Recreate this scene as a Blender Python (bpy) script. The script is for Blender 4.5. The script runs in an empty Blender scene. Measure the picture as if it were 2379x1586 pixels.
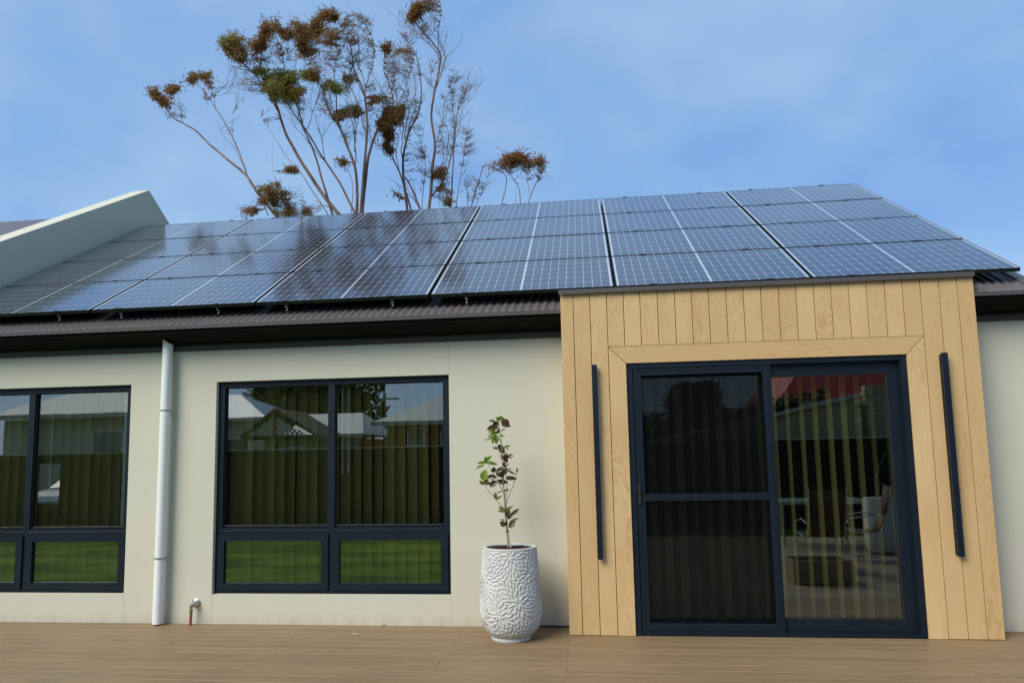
import bpy, math, random
import numpy as np
from mathutils import Vector, Matrix
random.seed(7); rng=np.random.default_rng(5)
S=bpy.context.scene; COL=S.collection
rad=math.radians
SC=1.05                                   # house measurements below are in units of 1.05 m
# ------------------------------------------------------------------ camera
F,CX,CY,W,H=1679.36,1162.53,875.34,2379.,1586.
C0=Vector((.3524*SC,-6.5956*SC,1.5123*SC))
yaw,pit,rol=.1184,.1083,-.0184
fw=Vector((-math.sin(yaw)*math.cos(pit),math.cos(yaw)*math.cos(pit),math.sin(pit)))
r_=Vector((math.cos(yaw),math.sin(yaw),0)); u_=r_.cross(fw)
R_=math.cos(rol)*r_+math.sin(rol)*u_; U_=-math.sin(rol)*r_+math.cos(rol)*u_
cd=bpy.data.cameras.new('camera'); cam=bpy.data.objects.new('camera',cd); COL.objects.link(cam)
cam.matrix_world=Matrix.Translation(C0)@Matrix((R_,U_,-fw)).transposed().to_4x4()
cd.sensor_width=36; cd.lens=F/W*36; cd.shift_x=(W/2-CX)/W; cd.shift_y=(CY-H/2)/W
cd.clip_start=.05; cd.clip_end=3000; S.camera=cam
def ray(x,y): return fw+R_*((x-CX)/F)+U_*((CY-y)/F)
def at(x,y,Y):
    d=ray(x,y); return C0+d*((Y-C0.y)/d.y)
def atm(x,y,Y,yg=.09):                    # place something seen mirrored in a pane at depth yg
    d=ray(x,y); G=C0+d*((yg-C0.y)/d.y); e=Vector((d.x,-d.y,d.z)); return G+e*((Y-yg)/e.y)
# ------------------------------------------------------------------ materials
class NT:
    def __init__(s,name):
        s.m=bpy.data.materials.new(name); s.m.use_nodes=True; s.t=s.m.node_tree; s.t.nodes.clear()
        s.out=s.n('ShaderNodeOutputMaterial')
    def n(s,ty,**k):
        q=s.t.nodes.new(ty)
        for a,b in k.items(): setattr(q,a,b)
        return q
    def l(s,a,b): s.t.links.new(a,b)
    def setv(s,sock,v):
        if hasattr(v,'is_output') or isinstance(v,bpy.types.NodeSocket): s.l(v,sock)
        else: sock.default_value=v
    def m_(s,op,a,b=0.,c=0.):
        q=s.n('ShaderNodeMath',operation=op)
        s.setv(q.inputs[0],a); s.setv(q.inputs[1],b); s.setv(q.inputs[2],c); return q.outputs[0]
    def mix(s,f,a,b):
        q=s.n('ShaderNodeMix',data_type='RGBA'); s.setv(q.inputs[0],f)
        for i,v in ((6,a),(7,b)):
            if isinstance(v,tuple) and len(v)==3: v=v+(1,)
            s.setv(q.inputs[i],v)
        return q.outputs[2]
    def coord(s,k='Object'): return s.n('ShaderNodeTexCoord').outputs[k]
    def mapp(s,v,scale=(1,1,1)):
        q=s.n('ShaderNodeMapping'); s.l(v,q.inputs[0]); q.inputs['Scale'].default_value=scale; return q.outputs[0]
    def noise(s,v,sc=5,det=3,rough=.5,dist=0):
        q=s.n('ShaderNodeTexNoise'); s.l(v,q.inputs['Vector']); q.inputs['Scale'].default_value=sc
        q.inputs['Detail'].default_value=det; q.inputs['Roughness'].default_value=rough; q.inputs['Distortion'].default_value=dist
        return q.outputs['Fac']
    def rng(s,v,a,b,c=0.,d=1.):
        q=s.n('ShaderNodeMapRange'); s.setv(q.inputs[0],v)
        for i,x in enumerate((a,b,c,d)): s.setv(q.inputs[i+1],x)
        return q.outputs[0]
    def pbsdf(s,col,rough=.5,spec=.5,metal=0.,bump=None,bs=.1,bd=.01,coat=0):
        p=s.n('ShaderNodeBsdfPrincipled')
        if isinstance(col,tuple): col=col+(1,) if len(col)==3 else col
        s.setv(p.inputs['Base Color'],col); s.setv(p.inputs['Roughness'],rough)
        p.inputs['Specular IOR Level'].default_value=spec; p.inputs['Metallic'].default_value=metal
        if coat: p.inputs['Coat Weight'].default_value=coat; p.inputs['Coat Roughness'].default_value=.03
        if bump is not None:
            b=s.n('ShaderNodeBump'); b.inputs['Strength'].default_value=bs; b.inputs['Distance'].default_value=bd
            s.l(bump,b.inputs['Height']); s.l(b.outputs[0],p.inputs['Normal'])
        s.l(p.outputs[0],s.out.inputs[0]); return p
def simple(name,col,rough=.5,spec=.5,metal=0,var=.12,sc=8,bs=.05,bd=.005):
    t=NT(name); c=t.coord(); nz=t.noise(c,sc,4)
    a=tuple(x*(1-var) for x in col); b=tuple(min(1,x*(1+var)) for x in col)
    t.pbsdf(t.mix(nz,a,b),t.rng(nz,0,1,rough*.85,min(1,rough*1.15)),spec,metal,t.noise(c,sc*14,2),bs,bd); return t.m
M={}
def render_wall():
    t=NT('render wall'); c=t.coord(); n1=t.noise(c,1.3,4); n2=t.noise(c,45,3); n3=t.noise(t.mapp(c,(3,1,.35)),3,4)
    col=t.mix(n1,(.555,.535,.425),(.60,.58,.46)); col=t.mix(t.rng(n3,.5,.75,0,.12),col,(.53,.505,.385))
    sep=t.n('ShaderNodeSeparateXYZ'); t.l(c,sep.inputs[0])
    dirt=t.m_('MULTIPLY',t.rng(sep.outputs[2],0,.12,.5,0),t.rng(n3,.3,.7))   # splash dirt near the deck
    col=t.mix(dirt,col,(.33,.29,.21))
    t.pbsdf(col,.85,.2,0,t.m_('ADD',n2,t.noise(c,180,2)),.25,.0025); return t.m
def wood():
    t=NT('oak cladding'); uv=t.coord('UV'); at_=t.n('ShaderNodeAttribute',attribute_name='bid'); b=at_.outputs['Fac']
    off=t.n('ShaderNodeCombineXYZ'); t.l(t.m_('MULTIPLY',b,37.),off.inputs[0]); t.l(t.m_('MULTIPLY',b,91.),off.inputs[1]); t.l(t.m_('MULTIPLY',b,13.),off.inputs[2])
    ad=t.n('ShaderNodeVectorMath',operation='ADD'); t.l(uv,ad.inputs[0]); t.l(off.outputs[0],ad.inputs[1]); v=ad.outputs[0]
    low=t.noise(t.mapp(v,(5.5,1.3,1)),1.,2,.4)
    rings=t.m_('FRACT',t.m_('MULTIPLY',t.m_('ADD',low,t.m_('MULTIPLY',t.noise(t.mapp(v,(30,5,1)),1,2),.05)),17.))
    line=t.m_('POWER',rings,3.)
    where=t.rng(t.noise(t.mapp(v,(4,.9,1)),1,2),.42,.66,.05,1)
    line=t.m_('MULTIPLY',line,where)
    fine=t.noise(t.mapp(v,(210,7,1)),1,3,.6)
    tone=t.m_('FRACT',t.m_('MULTIPLY',b,7.31))
    base=t.mix(tone,(.555,.385,.18),(.64,.455,.225))
    base=t.mix(t.rng(t.noise(t.mapp(v,(6,2,1)),1,3),.3,.7),base,t.mix(.5,base,(.55,.335,.14)))
    col=t.mix(t.m_('MULTIPLY',line,.52),base,(.36,.20,.075))
    col=t.mix(t.rng(fine,.50,.75,0,.38),col,(.42,.245,.10))
    hgt=t.m_('SUBTRACT',1.,t.m_('ADD',line,t.m_('MULTIPLY',fine,.5)))
    t.pbsdf(col,.6,.3,0,hgt,.25,.002); return t.m
def deckm():
    t=NT('composite deck'); uv=t.coord('UV'); b=t.n('ShaderNodeAttribute',attribute_name='bid').outputs['Fac']
    off=t.n('ShaderNodeCombineXYZ'); t.l(t.m_('MULTIPLY',b,37.),off.inputs[0]); t.l(t.m_('MULTIPLY',b,91.),off.inputs[1])
    ad=t.n('ShaderNodeVectorMath',operation='ADD'); t.l(uv,ad.inputs[0]); t.l(off.outputs[0],ad.inputs[1]); v=ad.outputs[0]
    f=t.noise(t.mapp(v,(160,3.5,1)),1,4,.65); g=t.noise(t.mapp(v,(22,1.0,1)),1,3)
    col=t.mix(t.m_('FRACT',t.m_('MULTIPLY',b,5.77)),(.195,.130,.066),(.24,.160,.083))
    col=t.mix(t.rng(g,.35,.7,0,.8),col,(.29,.20,.108)); col=t.mix(t.rng(f,.45,.75,0,.4),col,(.15,.095,.048))
    st=t.noise(t.coord(),2.1,5,.6); col=t.mix(t.rng(st,.5,.75,0,.4),col,(.17,.12,.07))
    t.pbsdf(col,t.rng(g,0,1,.42,.62),.35,0,f,.3,.002); return t.m
def solar():
    t=NT('solar glass'); sep=t.n('ShaderNodeSeparateXYZ'); t.l(t.coord(),sep.inputs[0]); x,y=sep.outputs[0],sep.outputs[1]
    xm=t.m_('ABSOLUTE',t.m_('SUBTRACT',x,.8775))          # distance from the middle seam
    cp=.0842; rp=.1663
    xc=t.m_('DIVIDE',t.m_('SUBTRACT',xm,.0085),cp); fx=t.m_('FRACT',xc)
    dx=t.m_('MULTIPLY',t.m_('SUBTRACT',.5,t.m_('ABSOLUTE',t.m_('SUBTRACT',fx,.5))),cp)
    yc=t.m_('DIVIDE',t.m_('SUBTRACT',y,.020),rp); fy=t.m_('FRACT',yc)
    dy=t.m_('MULTIPLY',t.m_('SUBTRACT',.5,t.m_('ABSOLUTE',t.m_('SUBTRACT',fy,.5))),rp)
    lx=t.m_('LESS_THAN',dx,.0017); ly=t.m_('LESS_THAN',dy,.0015); dia=t.m_('LESS_THAN',t.m_('ADD',dx,dy),.0115)
    mid=t.m_('LESS_THAN',xm,.0095); end=t.m_('GREATER_THAN',xm,.847)
    e2=t.m_('GREATER_THAN',t.m_('ABSOLUTE',t.m_('SUBTRACT',y,.517)),.506)
    a=lx
    for k in (ly,dia,mid,end,e2): a=t.m_('MAXIMUM',a,k)
    bb=t.m_('LESS_THAN',t.m_('ABSOLUTE',t.m_('SUBTRACT',t.m_('FRACT',t.m_('MULTIPLY',yc,5.)),.5)),.03)
    cell=t.n('ShaderNodeTexWhiteNoise',noise_dimensions='2D'); cv=t.n('ShaderNodeCombineXYZ')
    t.l(t.m_('FLOOR',t.m_('DIVIDE',x,cp)),cv.inputs[0]); t.l(t.m_('FLOOR',yc),cv.inputs[1]); t.l(cv.outputs[0],cell.inputs[0])
    cc=t.mix(cell.outputs[0],(.019,.017,.028),(.026,.024,.037)); cc=t.mix(t.m_('MULTIPLY',bb,.12),cc,(.25,.27,.3))
    p=t.pbsdf(t.mix(a,cc,(.46,.49,.49)),.16,.5)
    dn=t.noise(t.coord(),3,5,.7); t.l(t.rng(dn,.3,.7,.10,.19),p.inputs['Roughness'])
    p.inputs['IOR'].default_value=1.52; p.inputs['Coat Weight'].default_value=1; p.inputs['Coat Roughness'].default_value=.10; p.inputs['Coat IOR'].default_value=1.56
    b=t.n('ShaderNodeBump'); b.inputs['Strength'].default_value=.06; b.inputs['Distance'].default_value=.01
    t.l(t.noise(t.coord(),4,2),b.inputs['Height']); t.l(b.outputs[0],p.inputs['Coat Normal'])
    return t.m
def glass(name,fac,tint,wav=.02):
    t=NT(name); g=t.n('ShaderNodeBsdfGlossy'); g.inputs['Roughness'].default_value=0.; g.inputs['Color'].default_value=(.93,1,.97,1)
    tr=t.n('ShaderNodeBsdfTransparent'); tr.inputs['Color'].default_value=tint+(1,)
    b=t.n('ShaderNodeBump'); b.inputs['Strength'].default_value=wav; b.inputs['Distance'].default_value=.02
    t.l(t.noise(t.mapp(t.coord(),(1,1,.6)),2.2,1),b.inputs['Height']); t.l(b.outputs[0],g.inputs['Normal'])
    fr=t.n('ShaderNodeFresnel'); fr.inputs[0].default_value=1.5
    mx=t.n('ShaderNodeMixShader'); t.l(t.m_('MINIMUM',1.,t.m_('ADD',fac,fr.outputs[0])),mx.inputs[0]); t.l(tr.outputs[0],mx.inputs[1]); t.l(g.outputs[0],mx.inputs[2])
    t.l(mx.outputs[0],t.out.inputs[0]); return t.m
def screenm():
    t=NT('insect mesh'); d=t.n('ShaderNodeBsdfDiffuse'); d.inputs[0].default_value=(.006,.007,.008,1)
    tr=t.n('ShaderNodeBsdfTransparent'); mx=t.n('ShaderNodeMixShader')
    c=t.coord(); sep=t.n('ShaderNodeSeparateXYZ'); t.l(c,sep.inputs[0])
    mo=t.m_('ADD',.35,t.m_('MULTIPLY',t.noise(t.mapp(c,(9,1,1.2)),1,2),.10)); t.l(mo,mx.inputs[0])
    t.l(tr.outputs[0],mx.inputs[1]); t.l(d.outputs[0],mx.inputs[2]); t.l(mx.outputs[0],t.out.inputs[0]); return t.m
def twoside(name,c1,c2,attr='hue',rough=.5,transl=.3,spec=.4):
    t=NT(name); a=t.n('ShaderNodeAttribute',attribute_name=attr).outputs['Fac']
    col=t.mix(a,c1,c2); p=t.n('ShaderNodeBsdfPrincipled'); t.l(col,p.inputs['Base Color']); p.inputs['Roughness'].default_value=rough
    p.inputs['Specular IOR Level'].default_value=spec
    tl=t.n('ShaderNodeBsdfTranslucent'); t.l(col,tl.inputs[0]); mx=t.n('ShaderNodeMixShader'); mx.inputs[0].default_value=transl
    t.l(p.outputs[0],mx.inputs[1]); t.l(tl.outputs[0],mx.inputs[2]); t.l(mx.outputs[0],t.out.inputs[0]); return t.m
M['wall']=render_wall(); M['wood']=wood(); M['deck']=deckm(); M['solar']=solar()
M['glass']=glass('window glass',.20,(.86,.86,.72)); M['glassd']=glass('door glass',.16,(.86,.86,.74)); M['screen']=screenm()
M['navy']=simple('powder coated frame',(.0055,.0115,.020),.42,.3,var=.1,sc=3,bs=.03)
M['blackal']=simple('black anodised frame',(.008,.009,.012),.4,.5)
M['roof']=simple('dark corrugated steel',(.115,.100,.098),.42,.5,var=.14,sc=2.2,bs=.03)
M['trim']=simple('dark brown steel trim',(.078,.068,.063),.45,.5,var=.08,sc=2.)
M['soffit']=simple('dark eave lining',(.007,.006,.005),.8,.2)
M['groove']=simple('dark batten behind boards',(.045,.028,.012),.9,.1)
M['white']=simple('white paint pipe',(.76,.77,.74),.6,.3,var=.04,sc=4,bs=0)
M['clip']=simple('galvanised clip',(.42,.44,.42),.4,.5,.7)
M['chrome']=simple('dull chrome',(.55,.55,.53),.22,.5,1.,var=.2,sc=40)
M['brass']=simple('tarnished brass',(.26,.22,.10),.4,.5,.8,var=.4,sc=60)
M['red']=simple('red pipe',(.25,.025,.018),.5)
M['alu']=simple('bare aluminium',(.62,.64,.65),.35,.5,.7)
M['pot']=simple('white cast pot',(.53,.53,.50),.6,.35,var=.06,sc=12,bs=.15,bd=.002)
M['soil']=simple('potting soil',(.055,.030,.018),.95,.1,var=.6,sc=60,bs=.8,bd=.02)
M['bark']=simple('grey brown stem',(.30,.235,.19),.8,.2,var=.3,sc=30,bs=.3)
M['stake']=simple('pale cane stake',(.62,.48,.40),.6,.2)
M['black']=simple('black rubber',(.012,.012,.012),.6)
M['slat']=simple('beige blind fabric',(.70,.58,.22),.85,.1,var=.08)
M['litedge']=simple('painted lit slat edge',(.85,.76,.40),.8,.1); M['slatw']=simple('white window lining',(.86,.88,.90),.6,.3,var=.03)  # first one: light on the slats' leading edges, put into a paler colour
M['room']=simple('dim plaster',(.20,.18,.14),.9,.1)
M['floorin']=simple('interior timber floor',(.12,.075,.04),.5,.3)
M['gum']=None
t=NT('gum bark'); c=t.coord(); n1=t.noise(t.mapp(c,(1,1,.25)),5,4); t.pbsdf(t.mix(t.rng(n1,.3,.7),(.10,.065,.05),(.34,.225,.175)),.8,.2,0,t.noise(c,30,3),.3,.01); M['gum']=t.m
M['twig']=simple('dead twigs',(.24,.16,.125),.85,.1,var=.4,sc=1.5)
M['gleaf']=twoside('gum leaves',(.27,.115,.04),(.25,.30,.04),rough=.5,transl=.45,spec=.4)
M['pleaf']=twoside('glossy shrub leaves',(.055,.022,.009),(.165,.25,.03),rough=.32,transl=.25,spec=.5)
M['dleaf']=simple('dry fallen leaf',(.62,.40,.18),.8,.1)
t=NT('lawn'); c=t.coord(); n1=t.noise(t.mapp(c,(.5,1.3,1)),.9,6,.7); n2=t.noise(c,22,4,.7); col=t.mix(t.rng(n1,.42,.6),(.022,.085,.004),(.14,.21,.016)); col=t.mix(t.rng(n2,.5,.8,0,.5),col,(.17,.17,.03)); t.pbsdf(col,.9,.1,0,n2,.6,.03); M['lawn']=t.m
M['grassb']=twoside('grass blades',(.05,.11,.012),(.10,.16,.02),rough=.6,transl=.4)
# ------------------------------------------------------------------ mesh helpers
class MB:
    def __init__(s,sc=1.): s.v=[];s.f=[];s.uv=[];s.bid=[];s.k=sc;s.b=0.
    def q(s,pts,uv=None):
        i=len(s.v); s.v+= [tuple(c*s.k for c in p) for p in pts]; s.f.append(tuple(range(i,i+len(pts))))
        s.uv+= uv if uv else [(p[0],p[2]) for p in pts]; s.bid.append(s.b)
    def box(s,x0,x1,y0,y1,z0,z1,uvd=None):
        P=[(x0,y0,z0),(x1,y0,z0),(x1,y1,z0),(x0,y1,z0),(x0,y0,z1),(x1,y0,z1),(x1,y1,z1),(x0,y1,z1)]
        for F_ in ((0,1,5,4),(1,2,6,5),(2,3,7,6),(3,0,4,7),(4,5,6,7),(3,2,1,0)):
            p=[P[i] for i in F_]
            if uvd=='z': uv=[(a[0]+a[1],a[2]) for a in p]
            elif uvd=='x': uv=[(a[2]+a[1],a[0]) for a in p]
            else: uv=None
            s.q(p,uv)
    def prism(s,poly,axis,a,b,uvf=None):        # extrude polygon (2-D) along axis from a to b
        def P(p,t):
            return {'x':(t,p[0],p[1]),'y':(p[0],t,p[1]),'z':(p[0],p[1],t)}[axis]
        A=[P(p,a) for p in poly]; B=[P(p,b) for p in poly]; n=len(poly)
        s.q(A,[uvf(p) for p in A] if uvf else None); s.q(B[::-1],[uvf(p) for p in B[::-1]] if uvf else None)
        for i in range(n):
            j=(i+1)%n; Q=[A[i],B[i],B[j],A[j]]; s.q(Q,[uvf(p) for p in Q] if uvf else None)
    def tube(s,pts,rs,n=6,cap=True):
        pts=[Vector(p)*s.k for p in pts]; 
        if not hasattr(rs,'__len__'): rs=[rs]*len(pts)
        i0=len(s.v); up=Vector((.31,.17,.93)).normalized(); prev=None
        for i,p in enumerate(pts):
            d=(pts[min(i+1,len(pts)-1)]-pts[max(i-1,0)])
            d=d.normalized() if d.length>1e-9 else Vector((0,0,1))
            if prev is None:
                a=d.cross(up); a=a.normalized() if a.length>1e-3 else d.cross(Vector((1,0,0))).normalized()
            else: a=(prev-d*prev.dot(d)).normalized()
            prev=a; b=d.cross(a)
            for k in range(n):
                t=2*math.pi*k/n; q=p+(a*math.cos(t)+b*math.sin(t))*rs[i]*s.k
                s.v.append(tuple(q)); 
        for i in range(len(pts)-1):
            for k in range(n):
                a=i0+i*n+k; b=i0+i*n+(k+1)%n; s.f.append((a,b,b+n,a+n)); s.uv+=[(0,0)]*4; s.bid.append(s.b)
        if cap and n>3:
            s.f.append(tuple(i0+k for k in range(n))[::-1]); s.uv+=[(0,0)]*n; s.bid.append(s.b)
            e=i0+(len(pts)-1)*n; s.f.append(tuple(e+k for k in range(n))); s.uv+=[(0,0)]*n; s.bid.append(s.b)
    def lathe(s,cx,cy,prof,n=48,cap=False):
        i0=len(s.v)
        for r,z in prof:
            for k in range(n):
                t=2*math.pi*k/n; s.v.append(((cx+r*math.cos(t))*s.k,(cy+r*math.sin(t))*s.k,z*s.k))
        for i in range(len(prof)-1):
            for k in range(n):
                a=i0+i*n+k; b=i0+i*n+(k+1)%n; s.f.append((a,b,b+n,a+n)); s.uv+=[(0,0)]*4; s.bid.append(s.b)
        if cap:
            for e in (i0,i0+(len(prof)-1)*n): s.f.append(tuple(e+k for k in range(n))); s.uv+=[(0,0)]*n; s.bid.append(s.b)
    def build(s,name,mat,parent=None,smooth=False,bevel=0,attr=None):
        me=bpy.data.meshes.new(name); me.from_pydata(s.v,[],s.f); me.update()
        u=me.uv_layers.new(name='UVMap')
        if len(s.uv)==len(me.loops): u.data.foreach_set('uv',[c for p in s.uv for c in p])
        a=me.attributes.new(attr or 'bid','FLOAT','FACE'); a.data.foreach_set('value',s.bid)
        if smooth:
            me.polygons.foreach_set('use_smooth',[True]*len(me.polygons))
            try: me.set_sharp_from_angle(angle=rad(40))
            except Exception: pass
        me.materials.append(mat)
        o=bpy.data.objects.new(name,me); COL.objects.link(o)
        if parent: 
            o.parent=parent; o.matrix_parent_inverse=parent.matrix_world.inverted() if parent.type!='EMPTY' else Matrix.Translation(-parent.location)
        if bevel:
            b=o.modifiers.new('bevel','BEVEL'); b.width=bevel; b.segments=2; b.limit_method='ANGLE'; b.angle_limit=rad(35)
        return o
def tag(o,label=None,cat=None,group=None,kind=None):
    if label: o['label']=label
    if cat: o['category']=cat
    if group: o['group']=group
    if kind: o['kind']=kind
    return o
def thing(name,label,cat,loc=(0,0,0),group=None):
    o=bpy.data.objects.new(name,None); COL.objects.link(o); o.location=loc; o.empty_display_size=.1
    return tag(o,label,cat,group)
def frame(mb,x0,x1,z0,z1,w,y0,y1,wt=None,wb=None):   # mitred rectangular frame
    wt=wt or w; wb=wb or w
    O=[(x0,z0),(x1,z0),(x1,z1),(x0,z1)]; I=[(x0+w,z0+wb),(x1-w,z0+wb),(x1-w,z1-wt),(x0+w,z1-wt)]
    for i in range(4):
        j=(i+1)%4; mb.prism([O[i],O[j],I[j],I[i]],'y',y0,y1)
# ------------------------------------------------------------------ house
house=thing('house','single storey cream rendered house with dark corrugated roof and timber clad porch surround','house',(0,0,0))
roof_s=math.tan(.5365); gr=-.291; gz=2.935; RX0,RX1=-6.47,4.27; ridge=3.62
def rz(y): return gz+(y-gr)*roof_s
# front wall with openings, one skin
def wallgrid(mb,xs,zs,hole,y0,y1):
    nx,nz=len(xs)-1,len(zs)-1
    sol=lambda i,j:0<=i<nx and 0<=j<nz and not hole(i,j)
    for i in range(nx):
        for j in range(nz):
            if not sol(i,j): continue
            a,b,c,d=xs[i],xs[i+1],zs[j],zs[j+1]
            mb.q([(a,y0,c),(b,y0,c),(b,y0,d),(a,y0,d)]); mb.q([(a,y1,d),(b,y1,d),(b,y1,c),(a,y1,c)])
            if not sol(i-1,j): mb.q([(a,y1,c),(a,y0,c),(a,y0,d),(a,y1,d)])
            if not sol(i+1,j): mb.q([(b,y0,c),(b,y1,c),(b,y1,d),(b,y0,d)])
            if not sol(i,j-1): mb.q([(a,y0,c),(a,y1,c),(b,y1,c),(b,y0,c)])
            if not sol(i,j+1): mb.q([(a,y0,d),(b,y0,d),(b,y1,d),(a,y1,d)])
W1=(-6.275,-4.09); W2=(-3.203,-.917); WZ=(.268,2.273); D=(.70,2.997,2.286)
xs=[-6.19,W1[0]] if False else None
xs=[-6.40,W1[0],W1[1],W2[0],W2[1],D[0],D[1],4.105]; zs=[-.19,.0,WZ[0],WZ[1],D[2],2.63]
mb=MB(SC)
wallgrid(mb,xs,zs,lambda i,j:(i in(1,3) and j==2) or (i==5 and j in(1,2,3)),0,.24)
mb.build('wall',M['wall'],house)
mb=MB(SC)                                 # sheet joints under and over the windows
jm=simple('joint filler',(.40,.37,.29),.9,.1)
for x,a,b in ((W1[1],.005,WZ[0]-.004),(W2[0],.005,WZ[0]-.004),(W2[1],.005,WZ[0]-.004),(W2[1],WZ[1]+.004,2.575)):
    mb=MB(SC); mb.box(x-.0012,x+.0012,-.0006,.01,a,b); mb.build('sheet_joint',jm,house)
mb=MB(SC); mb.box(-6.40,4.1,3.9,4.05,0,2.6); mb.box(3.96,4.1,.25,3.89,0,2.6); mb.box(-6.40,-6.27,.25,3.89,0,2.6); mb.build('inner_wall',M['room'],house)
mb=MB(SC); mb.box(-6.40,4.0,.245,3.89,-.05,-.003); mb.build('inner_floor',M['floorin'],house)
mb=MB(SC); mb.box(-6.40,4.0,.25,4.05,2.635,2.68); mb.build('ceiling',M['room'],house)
# roof: corrugated front slope and plain rear slope
mb=MB(); per=.0762; seg=8; n=int((RX1-RX0)/per*seg)
rows=[gr,gr+.02,ridge]
i0=0; nn=math.hypot(1,roof_s); 
for yy in rows:
    for k in range(n+1):
        x=RX0+k*per/seg; a=.0085*math.cos(2*math.pi*k/seg)
        mb.v.append((x,yy-a*roof_s/nn,rz(yy)+a/nn-.0085))
for r in range(len(rows)-1):
    for k in range(n):
        a=r*(n+1)+k; mb.f.append((a,a+1,a+n+2,a+n+1)); mb.uv+=[(0,0)]*4; mb.bid.append(0.)
ro=mb.build('roof',M['roof'],house,smooth=True)
md=ro.modifiers.new('solid','SOLIDIFY'); md.thickness=.002
mb=MB(); mb.prism([(ridge,rz(ridge)),(2*ridge-gr,gz),(2*ridge-gr,gz-.03),(ridge,rz(ridge)-.03)],'x',RX0,RX1); mb.build('rear_roof',M['roof'],house)
mb=MB(); mb.prism([(ridge-.13,rz(ridge-.13)+.012),(ridge,rz(ridge)+.02),(ridge+.13,rz(ridge-.13)+.012),(ridge,rz(ridge)+.004)],'x',RX0,RX1); mb.build('ridge_cap',M['trim'],house)
# barge capping on the right gable
bx0,bx1=RX1-.07,RX1+.045
mb=MB(); pr=[(bx0,0.0),(bx0+.012,.018),(bx1-.004,.018),(bx1,.012),(bx1,-.06),(bx1-.012,-.06),(bx1-.012,.002)]
for s0,s1 in (((gr-.03),ridge),):
    A=[(x,s0,rz(s0)+z) for x,z in pr]; B=[(x,s1,rz(s1)+z) for x,z in pr]; m_=len(pr)
    for i in range(m_):
        j=(i+1)%m_; mb.q([A[i],A[j],B[j],B[i]])
    mb.q(A[::-1]); mb.q(B)
mb.build('barge_capping',M['trim'],house)
# gable infill right
mb=MB(); mb.prism([(.0,2.7),(2*ridge,2.7),(ridge,rz(ridge)-.06)],'x',4.04*SC,4.10*SC); mb.build('gable_wall',M['wall'],house)
# gutter, eave lining and wall trim: left and right of the porch surround
PX0,PX1=.153,3.556
for a,b in ((RX0,PX0*SC-.002),(PX1*SC+.002,RX1+.05)):
    g=MB(); gp=[(gr-.012,gz-.008),(gr+.0,gz-.008),(gr+.0,gz-.03),(gr+.012,gz-.036),(gr+.10,gz-.05),(gr+.10,gz-.056),(gr+.010,gz-.045),(gr-.010,gz-.045)]
    g.prism(gp,'x',a,b); g.build('gutter',M['trim'],house)
    e=MB(); e.prism([(gr+.013,gz-.057),(gr+.099,gz-.057),(gr+.099,gz-.075),(gr+.02,gz-.075)],'x',a,b); e.build('fascia',M['soffit'],house)
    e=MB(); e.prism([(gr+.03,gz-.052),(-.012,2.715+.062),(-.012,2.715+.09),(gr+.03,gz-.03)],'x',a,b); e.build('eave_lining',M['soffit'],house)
    e=MB(); tz=2.584*SC; e.prism([(-.036,tz+.004),(-.001,tz-.003),(-.001,tz+.075),(-.012,tz+.075),(-.036,tz+.046)],'x',a,b); e.build('eave_trim',simple('eave trim',(.040,.033,.026),.6) if 'et' not in M else M['et'],house)
# ---- windows
def window(x0,x1,mc):
    win=MB(SC); fy0,fy1=.045,.115; fw_=.060
    frame(win,x0+.004,x1-.004,WZ[0]+.004,WZ[1]-.003,fw_,fy0,fy1,.052,.035)
    wo=win.build('window',M['navy'],house,bevel=.002)
    m2=MB(SC); m2.box(mc-.033,mc+.033,fy0+.002,fy1-.002,WZ[0]+.041,WZ[1]-.056); m2.box(x0+.066,mc-.0335,fy0+.003,fy1-.004,.822,.872); m2.box(mc+.0335,x1-.066,fy0+.003,fy1-.004,.822,.872)
    # sloped sill bead over the transom
    for a,b in ((x0+.058,mc-.034),(mc+.034,x1-.058)):
        m2.prism([(fy0-.002,.846),(fy0+.04,.8885),(fy0+.04,.846)],'x',a,b)
    m2.build('mullion',M['navy'],wo,bevel=.0015)
    for a,b in ((x0+.058,mc-.028),(mc+.028,x1-.058)):
        bd=MB(SC); frame(bd,a,b,.885,WZ[1]-.05,.012,fy0+.018,fy0+.034); bd.build('glazing_bead',M['black'],wo)
        gl=MB(SC); gl.q([(a+.004,fy0+.039,.880),(b-.004,fy0+.039,.880),(b-.004,fy0+.039,WZ[1]-.045),(a+.004,fy0+.039,WZ[1]-.045)]); p=gl.build('pane',M['glass'],wo)
    for a,b in ((x0+.030,mc-.020),(mc+.020,x1-.030)):
        sh=MB(SC); frame(sh,a,b,.300,.820,.066,fy0-.014,fy0+.030); sh.build('sash',M['navy'],wo,bevel=.004)
        gl=MB(SC); gl.q([(a+.060,fy0+.011,.36),(b-.060,fy0+.011,.36),(b-.060,fy0+.011,.76),(a+.060,fy0+.011,.76)]); gl.build('sash_pane',M['glass'],wo)
    return wo
w1=window(*W1,-5.184); w2=window(*W2,-2.064)
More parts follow.
